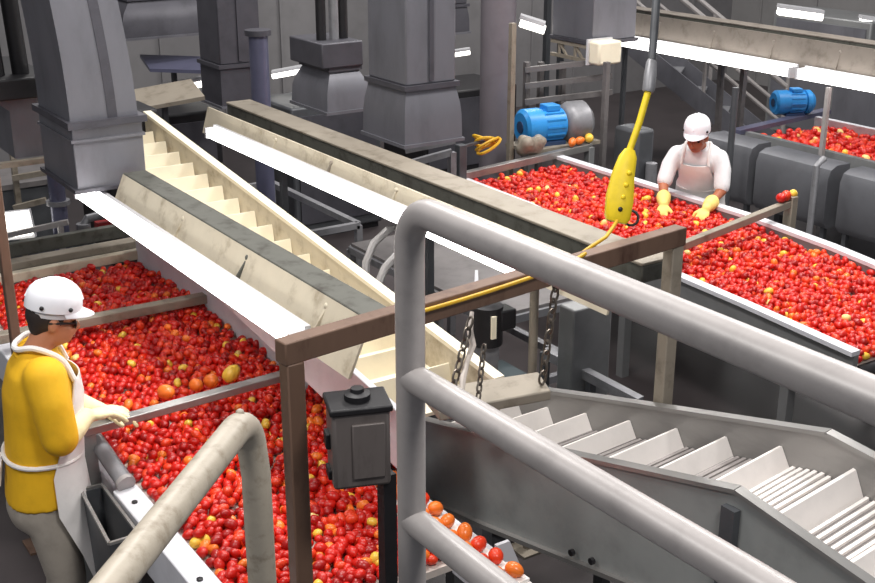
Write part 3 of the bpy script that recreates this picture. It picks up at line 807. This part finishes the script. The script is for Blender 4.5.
# distant troughs; the lavender light on the first is put into its colour
for (x0, y0, x1, y1, d, lab) in ((150, 72, 212, 74, 10.5, 'lavender-lit sheet tray far behind the curved duct'), (140, 112, 205, 100, 9.2, 'tan flat tray at the far end of the cream cleated elevator')):
    a, b = at(x0, y0, d), at(x1, y1, d)
    t = thing('sheet_tray', lab, 'tray', (a + b) / 2)
    obj('tray', MB().hexa([a, b, b + Vector((.1, .5, .05)), a + Vector((.1, .5, .05)), a + Vector((0, 0, .03)), b + Vector((0, 0, .03)), b + Vector((.1, .5, .08)), a + Vector((.1, .5, .08))]), 'pipe_blue' if y0 < 90 else 'tan_metal', t)
    obj('support_leg', MB().box((a.x + b.x) / 2, (a.x + b.x) / 2 + .04, (a.y + b.y) / 2 + .2, (a.y + b.y) / 2 + .24, 0, min(a.z, b.z)), 'panel_dark', t)


def small_light(px0, py0, px1, py1, d, lab, w=.10):
    a, b = at(px0, py0, d), at(px1, py1, d)
    t = thing('strip_light', lab, 'light', (a + b) / 2, 'fluorescent strip lights')
    obj('tube', MB().bar(a, b, w, w * .6), 'far_light', t, bevel=.01)
    up = Vector((0, 0, w * .45)); obj('housing', MB().bar(a + up, b + up, w * 1.3, w * .3), 'lamp_housing', t)


small_light(160, 92, 216, 80, 10.8, 'short far strip light right of the large curved duct', .10)
small_light(272, 76, 304, 70, 11, 'tiny distant strip light between blue pipe and flared hood', .08)
small_light(520, 22, 545, 30, 11, 'short bright lamp at the top, right of the tall round column', .12)
small_light(778, 11, 822, 17, 13.5, 'short bright lamp near the top right corner', .13)
small_light(860, 22, 885, 26, 13.5, 'bright lamp end cut by the right edge near the top corner', .13)
small_light(450, 55, 470, 52, 11.5, 'tiny distant lamp left of the tall round column', .07)
p = at(680, 32, 12)
t = thing('light_box', 'cream lit panel box above the far strip lights, near the top edge', 'light', p)
obj('box_body', MB().bar(at(680, 30, 12), at(727, 38, 12), .1, .12), 'cream_belt', t, bevel=.01)
obj('end_plate', MB().bar(at(676, 20, 12.1), at(730, 28, 12.1), .3, .06), 'duct_dark', t)
t = thing('light_box', 'white glowing panel at the left edge behind the slim rusty post', 'light', at(12, 228, 8.3))
a = at(-12, 236, 8.3)
obj('diffuser', MB().bar(at(-14, 228, 8.3), at(30, 223, 8.3), .05, .16), 'far_light', t)
obj('housing', MB().bar(at(-14, 228, 8.36), at(33, 223, 8.36), .04, .20), 'lamp_housing', t)
obj('stand', MB().box(a.x + .1, a.x + .14, a.y + .05, a.y + .09, 0, a.z + .02), 'panel_dark', t)

# ================================================================== BACKGROUND MACHINERY
def frame_thing(name, label, cat, bars, m, r=.03, loc=None):
    t = thing(name, label, cat, Vector(loc if loc else bars[0][0]))
    for n, a, b in [(x[2] if len(x) > 2 else 'bar', x[0], x[1]) for x in bars]: obj(n, MB().bar(a, b, r, r), m, t)
    return t


def drop(v): v = Vector(v); return Vector((v.x, v.y, 0))


# frame rack behind left belt
q = [at(12, 150, 8.9), at(50, 142, 8.9), at(46, 200, 8.9), at(14, 208, 8.9)]
frame_thing('pipe_rack', 'dark open pipe frame behind the slim rusty post', 'rack', [(q[0], drop(q[0]), 'post'), (q[1], drop(q[1]), 'post'), (q[0], q[1], 'crossbar'), (at(13, 178, 8.9), at(48, 172, 8.9), 'crossbar'), (q[3], q[2], 'crossbar')], 'tan_metal', .04)
p = at(62, 237, 8.3)
t = thing('vertical_pipe', 'short lavender-grey pipe under the large curved duct', 'pipe', (p.x, p.y, 0))
obj('shaft', MB().tube([(p.x, p.y, 0), (p.x, p.y, 1.45)], .055, 14), 'pipe_blue', t, smooth=60)
obj('flange', MB().tube([(p.x, p.y, 1.0), (p.x, p.y, 1.03)], .08, 14), 'grey_cast', t)
p = at(85, 240, 8.35)
t = thing('valve', 'grey pipe valve with crossed handles behind the left belt', 'valve', (p.x, p.y, 0))
obj('valve_body', MB().tube([(p.x, p.y, 0), (p.x, p.y, p.z + .12)], [.05, .05], 12), 'grey_cast', t)
obj('elbow', MB().tube([(p.x, p.y, p.z + .1), (p.x + .03, p.y, p.z + .15), (p.x + .3, p.y + .02, p.z + .17)], .03, 10), 'grey_cast', t)
obj('handle', MB().bar((p.x - .12, p.y - .06, p.z - .03), (p.x + .1, p.y - .06, p.z + .05), .03, .02), 'teal_grey', t)
obj('handle', MB().bar((p.x - .12, p.y - .06, p.z + .05), (p.x + .1, p.y - .06, p.z - .05), .03, .02), 'teal_grey', t)
obj('red_cap', MB().box(p.x + .1, p.x + .22, p.y, p.y + .08, p.z + .05, p.z + .1), 'red_paint', t)
frame_thing('pipe_run', 'horizontal light pipe crossing behind the slim rusty post', 'pipe', [(at(-15, 240, 8.1), at(68, 222, 8.1), 'pipe'), (at(60, 224, 8.1), drop(at(60, 224, 8.1)), 'post')], 'rail_paint', .035)
# dark machine under/behind the belt end
p = at(40, 262, 8.6)
t = thing('machine_cabinet', 'dark low machine cabinet beyond the end of the left belt', 'cabinet', (p.x, p.y, 0))
obj('cabinet_body', MB().box(.9, 2.6, 9.2, 9.8, 0, .85), 'panel_dark', t, bevel=.02)
obj('cabinet_top', MB().box(.88, 2.62, 9.18, 9.82, .85, .89), 'mid_line', t)
obj('door', MB().box(1.2, 1.9, 9.185, 9.2, .1, .75), 'duct_dark', t)
# middle floor framework
def table_frame(x0, x1, y0, y1, z, lab, m='mid_line', r=.045, top=None):
    t = thing('tube_trestle', lab, 'trestle', ((x0 + x1) / 2, (y0 + y1) / 2, 0))
    for x in (x0, x1):
        for y in (y0, y1): obj('leg', MB().box(x - r / 2, x + r / 2, y - r / 2, y + r / 2, 0, z), m, t)
        obj('rail', MB().bar((x, y0, z), (x, y1, z), r, r), m, t); obj('rail', MB().bar((x, y0, z * .45), (x, y1, z * .45), r, r), m, t)
    for y in (y0, y1): obj('rail', MB().bar((x0, y, z), (x1, y, z), r, r), m, t); obj('rail', MB().bar((x0, y, z * .45), (x1, y, z * .45), r, r), m, t)
    if top: obj('deck', MB().box(x0, x1, y0, y1, z + r / 2, z + r / 2 + .02), top, t)
    return t


table_frame(3.5, 4.1, 7.2, 8.6, .75, 'grey tube trestle on the floor between the cream elevator and the middle overhead line', 'grey_cast')
table_frame(3.7, 4.4, 5.0, 6.6, .8, 'tube trestle with dark deck under the middle overhead line', 'grey_cast', .045, 'mid_line')
table_frame(3.30, 3.72, 4.15, 4.95, .55, 'low dark trestle with teal-grey deck behind the black motor', 'panel_dark', .05, 'teal_grey')
for k, (x, y, w_, d_2, h_, lab, m) in enumerate(((4.6, 9.2, .9, .7, 1.2, 'grey machine cabinet far behind the flared hoods', 'panel_dark'), (3.0, 9.3, 1.0, .8, 1.25, 'dark drive cabinet beyond the top of the cream elevator', 'black_iron'),
                                            (6.6, 10.2, 1.2, .8, .95, 'dark machine cabinet behind the blue motor with gearbox', 'black_iron'), (10.4, 6.6, .6, 1.6, 1.3, 'grey cabinet behind the far belt', 'panel_grey'), (11.5, 8.6, .7, 1.4, 1.5, 'pale grey cabinet near the staircase', 'panel_grey'), (12.2, 6.2, .5, .8, 2.0, 'tall dark locker near the right edge beyond the far belt', 'panel_dark'))):
    t = thing('machine_cabinet', lab, 'cabinet', (x + w_ / 2, y + d_2 / 2, 0))
    obj('cabinet_body', MB().box(x, x + w_, y, y + d_2, .05, h_), m, t, bevel=.02)
    obj('plinth', MB().box(x + .03, x + w_ - .03, y + .03, y + d_2 - .03, 0, .05), 'black_iron', t)
    if m == 'panel_grey' or w_ < .75: obj('door', MB().box(x - .015, x, y + .06, y + d_2 - .06, .15, h_ - .08), 'duct_steel', t)
    else: obj('door', MB().box(x + .06, x + w_ - .06, y - .015, y, .15, h_ - .08), 'duct_dark', t)
# curved hoses
hp = [at(365, 285, 6.4), at(366, 262, 6.4), at(374, 243, 6.4), at(388, 230, 6.4), at(402, 224, 6.4)]
obj('hose', MB().tube(hp + [drop(hp[-1]) + Vector((0, 0, .3))], .022, 8), 'hose_grey', None, 'curved grey hose behind the guard rail post, the taller of two', 'hose', 'curved grey hoses')
hp = [at(378, 285, 6.2), at(385, 268, 6.2), at(396, 256, 6.2), at(412, 250, 6.2)]
obj('hose', MB().tube(hp + [drop(hp[-1]) + Vector((0, 0, .3))], .022, 8), 'hose_grey', None, 'curved grey hose behind the guard rail post, the shorter of two', 'hose', 'curved grey hoses')
# black motor under the beam
p = at(487, 325, 5.6)
t = thing('drive_motor', 'black drive motor with white bracket hanging behind the brown beam', 'motor', p)
obj('motor_body', MB().lathe(p, [(.05, -.10), (.075, -.09), (.075, .10), (.05, .11)], 16), 'black_iron', t)
obj('terminal_box', MB().box(p.x + .03, p.x + .12, p.y - .07, p.y + .02, p.z - .02, p.z + .08), 'black_iron', t, bevel=.008)
obj('bracket', MB().hexa([at(474, 300, 5.45), at(479, 300, 5.45), at(479, 300, 5.5), at(474, 300, 5.5), at(475, 270, 5.45), at(478, 270, 5.45), at(478, 270, 5.5), at(475, 270, 5.5)]), 'white_paint', t)
obj('pedestal', MB().box(p.x - .04, p.x + .04, p.y - .04, p.y + .04, 0, p.z - .09), 'grey_cast', t)
obj('label_plate', MB().box(p.x - .03, p.x - .005, p.y - .082, p.y - .07, p.z - .04, p.z + .07), 'cream_belt', t)
t = thing('hanging_cloth', 'twisted pale cloth strip hanging over the cream trough wall', 'cloth', at(470, 380, 4.33))
hp = [at(472, 312, 4.40), at(470, 330, 4.38), at(473, 345, 4.36), at(467, 362, 4.34), at(463, 378, 4.3), at(462, 392, 4.28)]
obj('strip', MB().tube(hp, [.008, .012, .013, .010, .013, .008], 7), 'belt_light', t)
p = at(590, 352, 6.2)
t = thing('machine_cabinet', 'pale panel cabinet under the right belt, seen below the grey guard rail', 'cabinet', (p.x, p.y, 0))
obj('cabinet_body', MB().box(p.x - .12, p.x + .14, p.y, p.y + .12, .3, at(590, 300, 6.2).z), 'panel_grey', t, bevel=.01)
obj('plinth', MB().box(p.x - .1, p.x + .12, p.y + .02, p.y + .1, 0, .3), 'black_iron', t)
p = at(533, 345, 5.6)
t = thing('support_pole', 'slim grey pole just left of the hanging steel chain', 'pole', (p.x, p.y, 0))
obj('shaft', MB().tube([(p.x, p.y, 0), (p.x, p.y, 1.5)], .022, 10), 'tan_metal', t)
obj('foot_plate', MB().box(p.x - .07, p.x + .07, p.y - .07, p.y + .07, 0, .012), 'tan_metal', t)
a, b = at(545, 352, 6.4), at(640, 402, 6.0)
t = thing('kick_rail', 'low grey rail on the floor beneath the right belt', 'rail', (a + b) / 2)
obj('rail', MB().bar(a, b, .05, .05), 'grey_cast', t)
for s in (0, .5, 1):
    v = a.lerp(b, s); obj('post', MB().box(v.x - .02, v.x + .02, v.y - .02, v.y + .02, 0, v.z), 'panel_dark', t)
# stair with handrails
t = thing('staircase', 'steep grey metal staircase with handrails behind the woman in white', 'stairs', (9.6, 9.1, 0))
s0, s1 = Vector((10.07, 8.5, 0)), Vector((8.4, 10.47, 2.0)); sdv = Vector((.77, .63, 0)) * .8
for o_, n in ((Vector((0, 0, 0)), 0), (sdv, 1)):
    obj('stringer', MB().bar(s0 + o_ + Vector((0, 0, .1)), s1 + o_, .05, .2), 'duct_steel', t)
    obj('handrail', MB().tube([s0 + o_ + Vector((0, 0, .95)), s1 + o_ + Vector((0, 0, .9))], .028, 8), 'rail_paint', t)
    obj('handrail', MB().tube([s0 + o_ + Vector((0, 0, .55)), s1 + o_ + Vector((0, 0, .5))], .022, 8), 'rail_paint', t)
    for k in (0, .33, .66, 1):
        v = s0.lerp(s1, k) + o_; obj('baluster', MB().tube([v, v + Vector((0, 0, .93))], .022, 8), 'rail_paint', t)
for k in range(9):
    v = s0.lerp(s1, (k + .6) / 9.5); obj('tread', MB().bar(v, v + sdv, .22, .03), 'grey_cast', t)
for o_ in (Vector((0, 0, 0)), sdv): obj('leg', MB().bar(drop(s1 + o_), s1 + o_, .06, .06), 'panel_dark', t)
# frames of dark tubes behind motor 1
bars = []
for (px, d) in ((527, 10.5), (541, 10.6), (563, 10.6), (607, 10.2)):
    v = at(px, 62, d); bars.append((drop(v), v, 'post'))
for (y, d) in ((68, 10.5), (84, 10.5), (100, 10.5)): bars.append((at(525, y + 2, d), at(612, y - 8, d), 'crossbar'))
frame_thing('pipe_rack', 'dark tube rack behind the blue motor with gearbox', 'frame', bars, 'mid_line', .045)
bars = [(drop(at(745, 60, 11.5)), at(745, 60, 11.5), 'post'), (drop(at(722, 90, 11.8)), at(722, 60, 11.8), 'post')]
for k in (0,): bars.append((at(722, 62, 11.8), at(745, 62, 11.5), 'crossbar'))
frame_thing('pipe_rack', 'slim dark post pair above the far belt beside the staircase', 'frame', bars, 'mid_line', .05)
v = at(832, 60, 9.8)
t = thing('support_pole', 'pale upright pole right of the far blue motor', 'pole', drop(v))
obj('shaft', MB().box(v.x - .018, v.x + .018, v.y - .018, v.y + .018, 0, 1.45), 'rail_paint', t); obj('foot_plate', MB().box(v.x - .08, v.x + .08, v.y - .08, v.y + .08, 0, .012), 'rail_paint', t)
# small truss near the right belt head
q0, q1 = at(405, 165, 8.2), at(452, 152, 8.2)
frame_thing('pipe_rack', 'low light-grey pipe rail left of the right belt head', 'frame', [(q0, q1, 'crossbar'), (at(405, 150, 8.4), at(455, 140, 8.4), 'crossbar'), (q1, drop(q1), 'post'), (q0, drop(q0), 'post')], 'grey_cast', .045)
p = at(462, 175, 8.0)


# ================================================================== PEOPLE
def smooth_path(P, n=6):
    P = [Vector(p) for p in P]; Q = [P[0] * 2 - P[1]] + P + [P[-1] * 2 - P[-2]]; out = []
    for i in range(1, len(Q) - 2):
        for k in range(n):
            t_ = k / n; a, b, c, d = Q[i - 1:i + 3]
            out.append(.5 * ((2 * b) + (c - a) * t_ + (2 * a - 5 * b + 4 * c - d) * t_ ** 2 + (3 * b - a - 3 * c + d) * t_ ** 3))
    return out + [P[-1]]


def hand(mb, wrist, fwd, up, side, s=1.0, curl=.5, thumb=1):
    w_, f, u, sd = Vector(wrist), Vector(fwd).normalized(), Vector(up).normalized(), Vector(side).normalized()
    pc = w_ + f * .055 * s
    rot = Matrix((f, sd, u)).transposed()
    mb.sphere(pc, .046 * s, 1.1, .92, .48, 16, rot)
    mb.sphere(w_ + f * .02 * s, .034 * s, 1, .9, .7, 14, rot)
    for k, (o_, L) in enumerate(((-.033, .072), (-.011, .082), (.011, .077), (.031, .060))):
        p = w_ + f * .092 * s + sd * o_ * s; a = .15 + curl * .25; pts = [w_ + f * .06 * s + sd * o_ * .8 * s, p]; d0 = p
        for j in range(3):
            a += curl * (.45 + .08 * k); ln = L * s * (.42, .32, .26)[j]
            d0 = d0 + (f * math.cos(a) - u * math.sin(a) + sd * o_ * 1.5) * ln; pts.append(d0)
        mb.limb(pts, [.012 * s, .0115 * s, .0105 * s, .0098 * s, .0085 * s])
    b0 = w_ + f * .03 * s - sd * .030 * s * thumb
    mb.limb([b0, b0 + (f * .7 - sd * .75 * thumb - u * .25) * .038 * s, b0 + (f * 1.5 - sd * .95 * thumb - u * .75) * .040 * s], [.015 * s, .0125 * s, .010 * s])


def ell(cx, cz, rx, ry, tilt=0, n=24, y=0):
    out = []
    for k in range(n):
        a = 2 * PI * k / n
        ex = math.copysign(abs(math.cos(a)) ** .85, math.cos(a)); ey = math.copysign(abs(math.sin(a)) ** .85, math.sin(a))
        out.append(Vector((cx + rx * ex * math.cos(tilt), y + ry * ey, cz - rx * ex * math.sin(tilt))))
    return out


def person(loc, yaw, J, label, shirt, glove, skin, visor_tilt, glasses, sleeve_long, s=1.0, hs=.86, sr=1.0):
    t = thing('person', label, 'person', loc)
    Mx = Matrix.Translation(Vector(loc)) @ Matrix.Rotation(yaw, 4, 'Z') @ Matrix.Scale(s, 4)
    put = lambda n, mb, m, par=t, **k: obj(n, mb.move(Mx), m, par, **k)
    V3 = Vector
    hd, nk = V3(J['head']), V3(J['neck'])
    tors = J['torso']                                     # (x, z, rx, ry, tilt)
    # body: one continuous surface
    b = MB()
    b.loft([ell(x, z, rx * .9, ry * .92, tl) for x, z, rx, ry, tl in tors])
    b.limb([nk - (hd - nk) * .25, nk, hd - V3((.015, 0, .03))], [.062, .055, .056])
    hrot = Matrix.Rotation(J['nod'], 3, 'Y')
    hv = lambda x, y, z: hd + hrot @ V3((x, y, z)) * .92
    b.sphere(hv(-.012, 0, .03), .084, 1.05, .84, 1.02, 18, hrot); b.sphere(hv(.022, 0, -.04), .070, 1, .86, 1.1, 16, hrot)
    b.sphere(hv(.062, 0, -.088), .026, 1, 1.1, .8, 10, hrot)
    b.limb([hv(.078, 0, .012), hv(.103, 0, -.026)], [.010, .0165]); b.sphere(hv(.085, 0, -.062), .020, .8, 1.3, .6, 10, hrot)
    for sg in (-1, 1):
        b.sphere(hv(-.01, sg * .082, -.012), .026, .8, .4, 1.2, 10, hrot); b.sphere(hv(.055, sg * .042, -.03), .024, 1, 1, .9, 10, hrot)
        sh, eb, wr = (V3(q) for q in J['armR' if sg < 0 else 'armL'][:3])
        b.limb([sh + V3((0, -sg * .035, -.01)), eb, eb.lerp(wr, .85)], [.046, .040, .024]); b.tube([eb.lerp(wr, .8), wr + (wr - eb).normalized() * .02], [.024, .014], 10)
        hp, kn, an = (V3(q) for q in J['legR' if sg < 0 else 'legL'])
        b.limb([hp, kn, an], [.082, .056, .04]); b.limb([an, an + V3((.13, 0, -.03))], [.04, .03])
    put('body', fuse(b, .010, 5), skin, smooth=80)
    for sg in (-1, 1):
        put('eye', MB().sphere(hv(.078, sg * .032, -.004), .010, .6, 1.2, .8, 10, hrot), 'eye')
    put('mouth', MB().sphere(hv(.092, 0, -.068), .016, .5, 1.3, .35, 10, hrot), 'lip')
    h = MB(); h.sphere(hv(-.026, 0, .018), .088, 1.0, .90, .95, 16, hrot); h.sphere(hv(-.060, 0, -.03), .050, .8, 1.15, 1.1, 12, hrot)
    put('hair', fuse(h, .012, 3), 'hair', smooth=80)
    # hard hat: domed shell, brim, peak, ridge
    hr = Matrix.Rotation(J['nod'] + visor_tilt, 3, 'Y'); hc = hd + hrot @ V3((-.008, 0, .044)); hh = lambda x, y, z: hc + hr @ V3((x * hs, y * hs, z * hs))
    m = MB(); rings = []
    for rr, z in ((1.0, 0), (1.0, .03), (.97, .062), (.88, .092), (.72, .115), (.48, .130), (.22, .137), (.02, .139)):
        rings.append([hh(.132 * rr * math.cos(2 * PI * k / 28), .110 * rr * math.sin(2 * PI * k / 28), z) for k in range(28)])
    m.loft(rings)
    hat = put('hard_hat', m, 'hat_white', smooth=60)
    pk = MB(); up_, lo_ = [], []
    for k in range(17):
        a = -1.25 + 2.5 * k / 16; ext = .055 * math.cos(a * .9) ** 1.3 + .006
        up_.append((hh(.125 * math.cos(a), .105 * math.sin(a), .008), hh((.13 + ext) * math.cos(a), .108 * math.sin(a) + 0, -.016), hh((.13 + ext) * math.cos(a), .108 * math.sin(a), -.022), hh(.125 * math.cos(a), .105 * math.sin(a), -.004)))
    pk.loft([list(q) for q in up_])
    put('peak', pk, 'hat_white', hat, smooth=50)
    rd = MB(); rd.tube([hh(.128 * math.cos(a), 0, .012 + .128 * math.sin(a)) for a in [PI * k / 12 for k in range(1, 12)]], .010, 8); put('ridge', rd, 'hat_white', hat)
    for sg in (-1, 1):
        for x in (-.065, .065): put('vent_plug', MB().sphere(hh(x, sg * .099, .022), .009, seg=8), 'black_iron', hat)
    put('sweatband', MB().loft([[hh(.118 * math.cos(2 * PI * k / 24), .098 * math.sin(2 * PI * k / 24), z) for k in range(24)] for z in (-.03, .005)]), 'lamp_housing', hat)
    if glasses:
        g = MB()
        for sg in (-1, 1):
            g.tube([hv(.088, sg * .018, .0), hv(.082, sg * .06, .002), hv(.02, sg * .083, .004), hv(-.03, sg * .086, .0)], .005, 6)
            g.sphere(hv(.088, sg * .036, -.008), .024, .25, 1.0, .75, 10, hrot)
        put('glasses', g, 'eye')
    # shirt
    sb = MB(); sb.loft([ell(x, z, rx + .012, ry + .012, tl) for x, z, rx, ry, tl in tors[1:]])
    for sg in (-1, 1):
        sh, eb, wr = (V3(q) for q in J['armR' if sg < 0 else 'armL'][:3])
        e2 = sh.lerp(eb, sleeve_long)
        sb.limb([sh + V3((0, -sg * .03, .0)), sh.lerp(eb, .35), e2], [.082 * sr, .074 * sr, .070 * sr])
    put('shirt', fuse(sb, .012, 4), shirt, smooth=80)
    col = MB(); col.tube([nk - (hd - nk) * .2 + V3((.068 * math.cos(a), .072 * math.sin(a), -.02 * math.cos(a))) for a in [2 * PI * k / 20 for k in range(21)]], .010, 8, False); put('collar', col, shirt)
    # trousers
    tr = MB()
    x, z, rx, ry, tl = tors[0]; x1, z1, rx1, ry1, tl1 = tors[1]
    tr.loft([ell(x, z - .06, rx * .9, ry * .95), ell(x, z, rx + .005, ry + .005), ell(x1, z1 + .02, rx1 + .004, ry1 + .004)])
    for sg in (-1, 1):
        hp, kn, an = (V3(q) for q in J['legR' if sg < 0 else 'legL'])
        tr.limb([hp - V3((0, 0, .08)), hp.lerp(kn, .5), kn, an + V3((0, 0, .02))], [.096, .094, .080, .068])
    put('trousers', fuse(tr, .014, 4), 'trousers', smooth=80)
    for sg in (-1, 1):
        an = V3(J['legR' if sg < 0 else 'legL'][2])
        sh_ = MB(); sh_.limb([an + V3((-.03, 0, -.035)), an + V3((.06, 0, -.045)), an + V3((.15, 0, -.052))], [.045, .045, .036]); sh_.box(an.x - .07, an.x + .18, an.y - .042, an.y + .042, 0, .03)
        put('shoe', fuse(sh_, .012, 2), 'shoe', smooth=80)
    # gloves
    for sg in (-1, 1):
        A = J['armR' if sg < 0 else 'armL']; sh, eb, wr = (V3(q) for q in A[:3]); fw = V3(A[3]); up = V3(A[4]); sd = up.cross(fw)
        g = MB(); hand(g, wr, fw, up, sd, 1.06, A[5], sg * -1 if False else (1 if sg < 0 else -1) * -1)
        cu = wr.lerp(eb, A[6]); g.limb([wr, wr.lerp(cu, .5), cu], [.036, .049, .054])
        put('glove', fuse(g, .0055, 2), glove, smooth=80)
    # apron: curved sheet over the front, neck strap, waist tie
    ap = MB(); N = 15

    def arcf(x, z, rx, ry, tl, off, half):
        return [V3((x + (rx + off) * math.cos(a) * math.cos(tl), (ry + off) * math.sin(a), z - (rx + off) * math.cos(a) * math.sin(tl))) for a in [-half + 2 * half * k / (N - 1) for k in range(N)]]
    rows = []; T = tors
    for (sx, sz, srx, sry, stl), half in zip(J['apron'], J['apron_half']): rows.append((arcf(sx, sz, srx, sry, stl, .026, half), arcf(sx, sz, srx, sry, stl, .020, half)))
    ap.loft([r[0] + r[1][::-1] for r in rows])
    apo = put('apron', ap, 'apron_white', smooth=60)
    st = MB(); tp = rows[-1][0]
    for e_, sg in ((tp[0], -1), (tp[-1], 1)):
        st.tube(smooth_path([e_, e_.lerp(nk + V3((.0, sg * .085, .03)), .5) + V3((.02, 0, .02)), nk + V3((-.01, sg * .090, .040)), nk + V3((-.072, sg * .045, .030)), nk + V3((-.085, 0, .025))]), .012, 8)
    put('neck_strap', st, 'apron_white', apo)
    wx, wz, wrx, wry, wt = J['waist']
    wt_ = MB(); ring = ell(wx, wz, wrx + .014, wry + .014, wt, 28); wt_.tube(ring + [ring[0]], .010, 8, False)
    bk = V3((wx - wrx - .025, 0, wz)); wt_.tube([bk, bk + V3((-.03, .05, .02)), bk + V3((-.02, .07, -.02)), bk], .011, 6); wt_.tube([bk, bk + V3((-.03, -.05, .02)), bk + V3((-.02, -.07, -.03)), bk], .011, 6); wt_.tube([bk, bk + V3((-.025, -.02, -.12))], .010, 6)
    put('waist_tie', wt_, 'apron_white', apo)
    return t


JL = dict(head=(.105, 0, 1.585), neck=(.03, 0, 1.46), nod=R_(14),
          torso=[(-.02, .79, .142, .18, 0), (-.01, .835, .144, .183, 0), (.0, .98, .135, .168, .05), (.012, 1.15, .132, .165, .06), (.022, 1.28, .135, .178, .09), (.028, 1.38, .110, .178, .12), (.03, 1.44, .075, .125, .12), (.032, 1.475, .058, .07, .1)],
          armR=[(.035, -.185, 1.40), (.06, -.225, 1.15), (.175, -.10, 1.185), (.9, .35, -.12), (.05, .1, 1), .42, .96],
          armL=[(.035, .185, 1.40), (.10, .21, 1.15), (.25, .10, 1.11), (.95, -.1, -.2), (.2, 0, 1), .45, .9],
          legR=[(-.02, -.095, .88), (.03, -.11, .48), (-.03, -.11, .09)], legL=[(-.02, .095, .88), (.05, .11, .48), (.0, .11, .09)],
          apron=[(.10, .42, .14, .19, 0), (.06, .62, .14, .185, 0), (.0, .82, .150, .190, 0), (.0, .98, .138, .170, .05), (.012, 1.14, .136, .167, .06), (.025, 1.28, .139, .178, .09), (.034, 1.37, .122, .155, .12)],
          apron_half=[1.25, 1.35, 1.45, 1.45, 1.15, .9, .7], waist=(.003, 1.03, .136, .168, .05))
person((1.06, 4.46, 0), R_(-10), JL, 'person in yellow shirt, white hard hat and apron, sorting at the left belt', 'shirt_gold', 'glove_cream', 'skin', R_(-2), True, .92, .985, .84, 1.06)
JR = dict(head=(.285, 0, 1.375), neck=(.205, 0, 1.27), nod=R_(16),
          torso=[(-.04, .84, .12, .17, 0), (-.02, .90, .12, .165, .1), (.03, .99, .115, .15, .25), (.09, 1.08, .112, .148, .35), (.15, 1.17, .112, .162, .45), (.18, 1.235, .095, .16, .5), (.20, 1.275, .065, .11, .5), (.215, 1.30, .05, .065, .5)],
          armR=[(.19, -.185, 1.205), (.31, -.215, 1.00), (.535, -.15, .915), (.85, .1, -.75), (.7, 0, .8), .45, .35],
          armL=[(.19, .185, 1.205), (.31, .215, 1.00), (.525, .16, .915), (.85, -.25, -.75), (.7, 0, .8), .45, .35],
          legR=[(-.04, -.095, .86), (.0, -.11, .47), (-.03, -.11, .09)], legL=[(-.04, .095, .86), (.0, .11, .47), (-.03, .11, .09)],
          apron=[(.06, .45, .13, .18, 0), (.02, .64, .13, .178, 0), (-.01, .82, .125, .172, .05), (-.01, .90, .12, .168, .1), (.04, .99, .115, .158, .25), (.10, 1.08, .115, .155, .35), (.155, 1.165, .117, .165, .45), (.178, 1.215, .105, .165, .5)],
          apron_half=[1.25, 1.3, 1.35, 1.35, 1.2, .8, .65, .55], waist=(.03, .97, .115, .158, .25))
person((6.46, 6.16, 0), R_(212), JR, 'person in white shirt, apron, hard hat and yellow gloves behind the right belt', 'shirt_white', 'glove_yellow', 'skin_tan', R_(-6), False, .86, .985, .87, .86)

# ================================================================== LIGHT
w = bpy.data.worlds.new('world'); sc.world = w; w.use_nodes = True
w.node_tree.nodes['Background'].inputs[0].default_value = (.90, .93, 1.0, 1); w.node_tree.nodes['Background'].inputs[1].default_value = .27


def area(name, loc, sx, sy, e, col=(1, .97, .93)):
    l = bpy.data.lights.new(name, 'AREA'); l.shape = 'RECTANGLE'; l.size = sx; l.size_y = sy; l.energy = e; l.color = col
    o = bpy.data.objects.new(name, l); C.objects.link(o); o.location = loc; return o


for (x, y, e) in ((1.8, .2, 150), (-1.3, 2.8, 120), (2.0, 4.5, 140), (5.4, 4.4, 170), (5.6, 7.4, 110), (9, 6, 170), (3, 9.5, 95), (9, 11, 170)):  # unseen area lights added overhead, some to brighten flights and side faces
    area('overhead_fill', (x, y, 5.2), .9, .9, e)
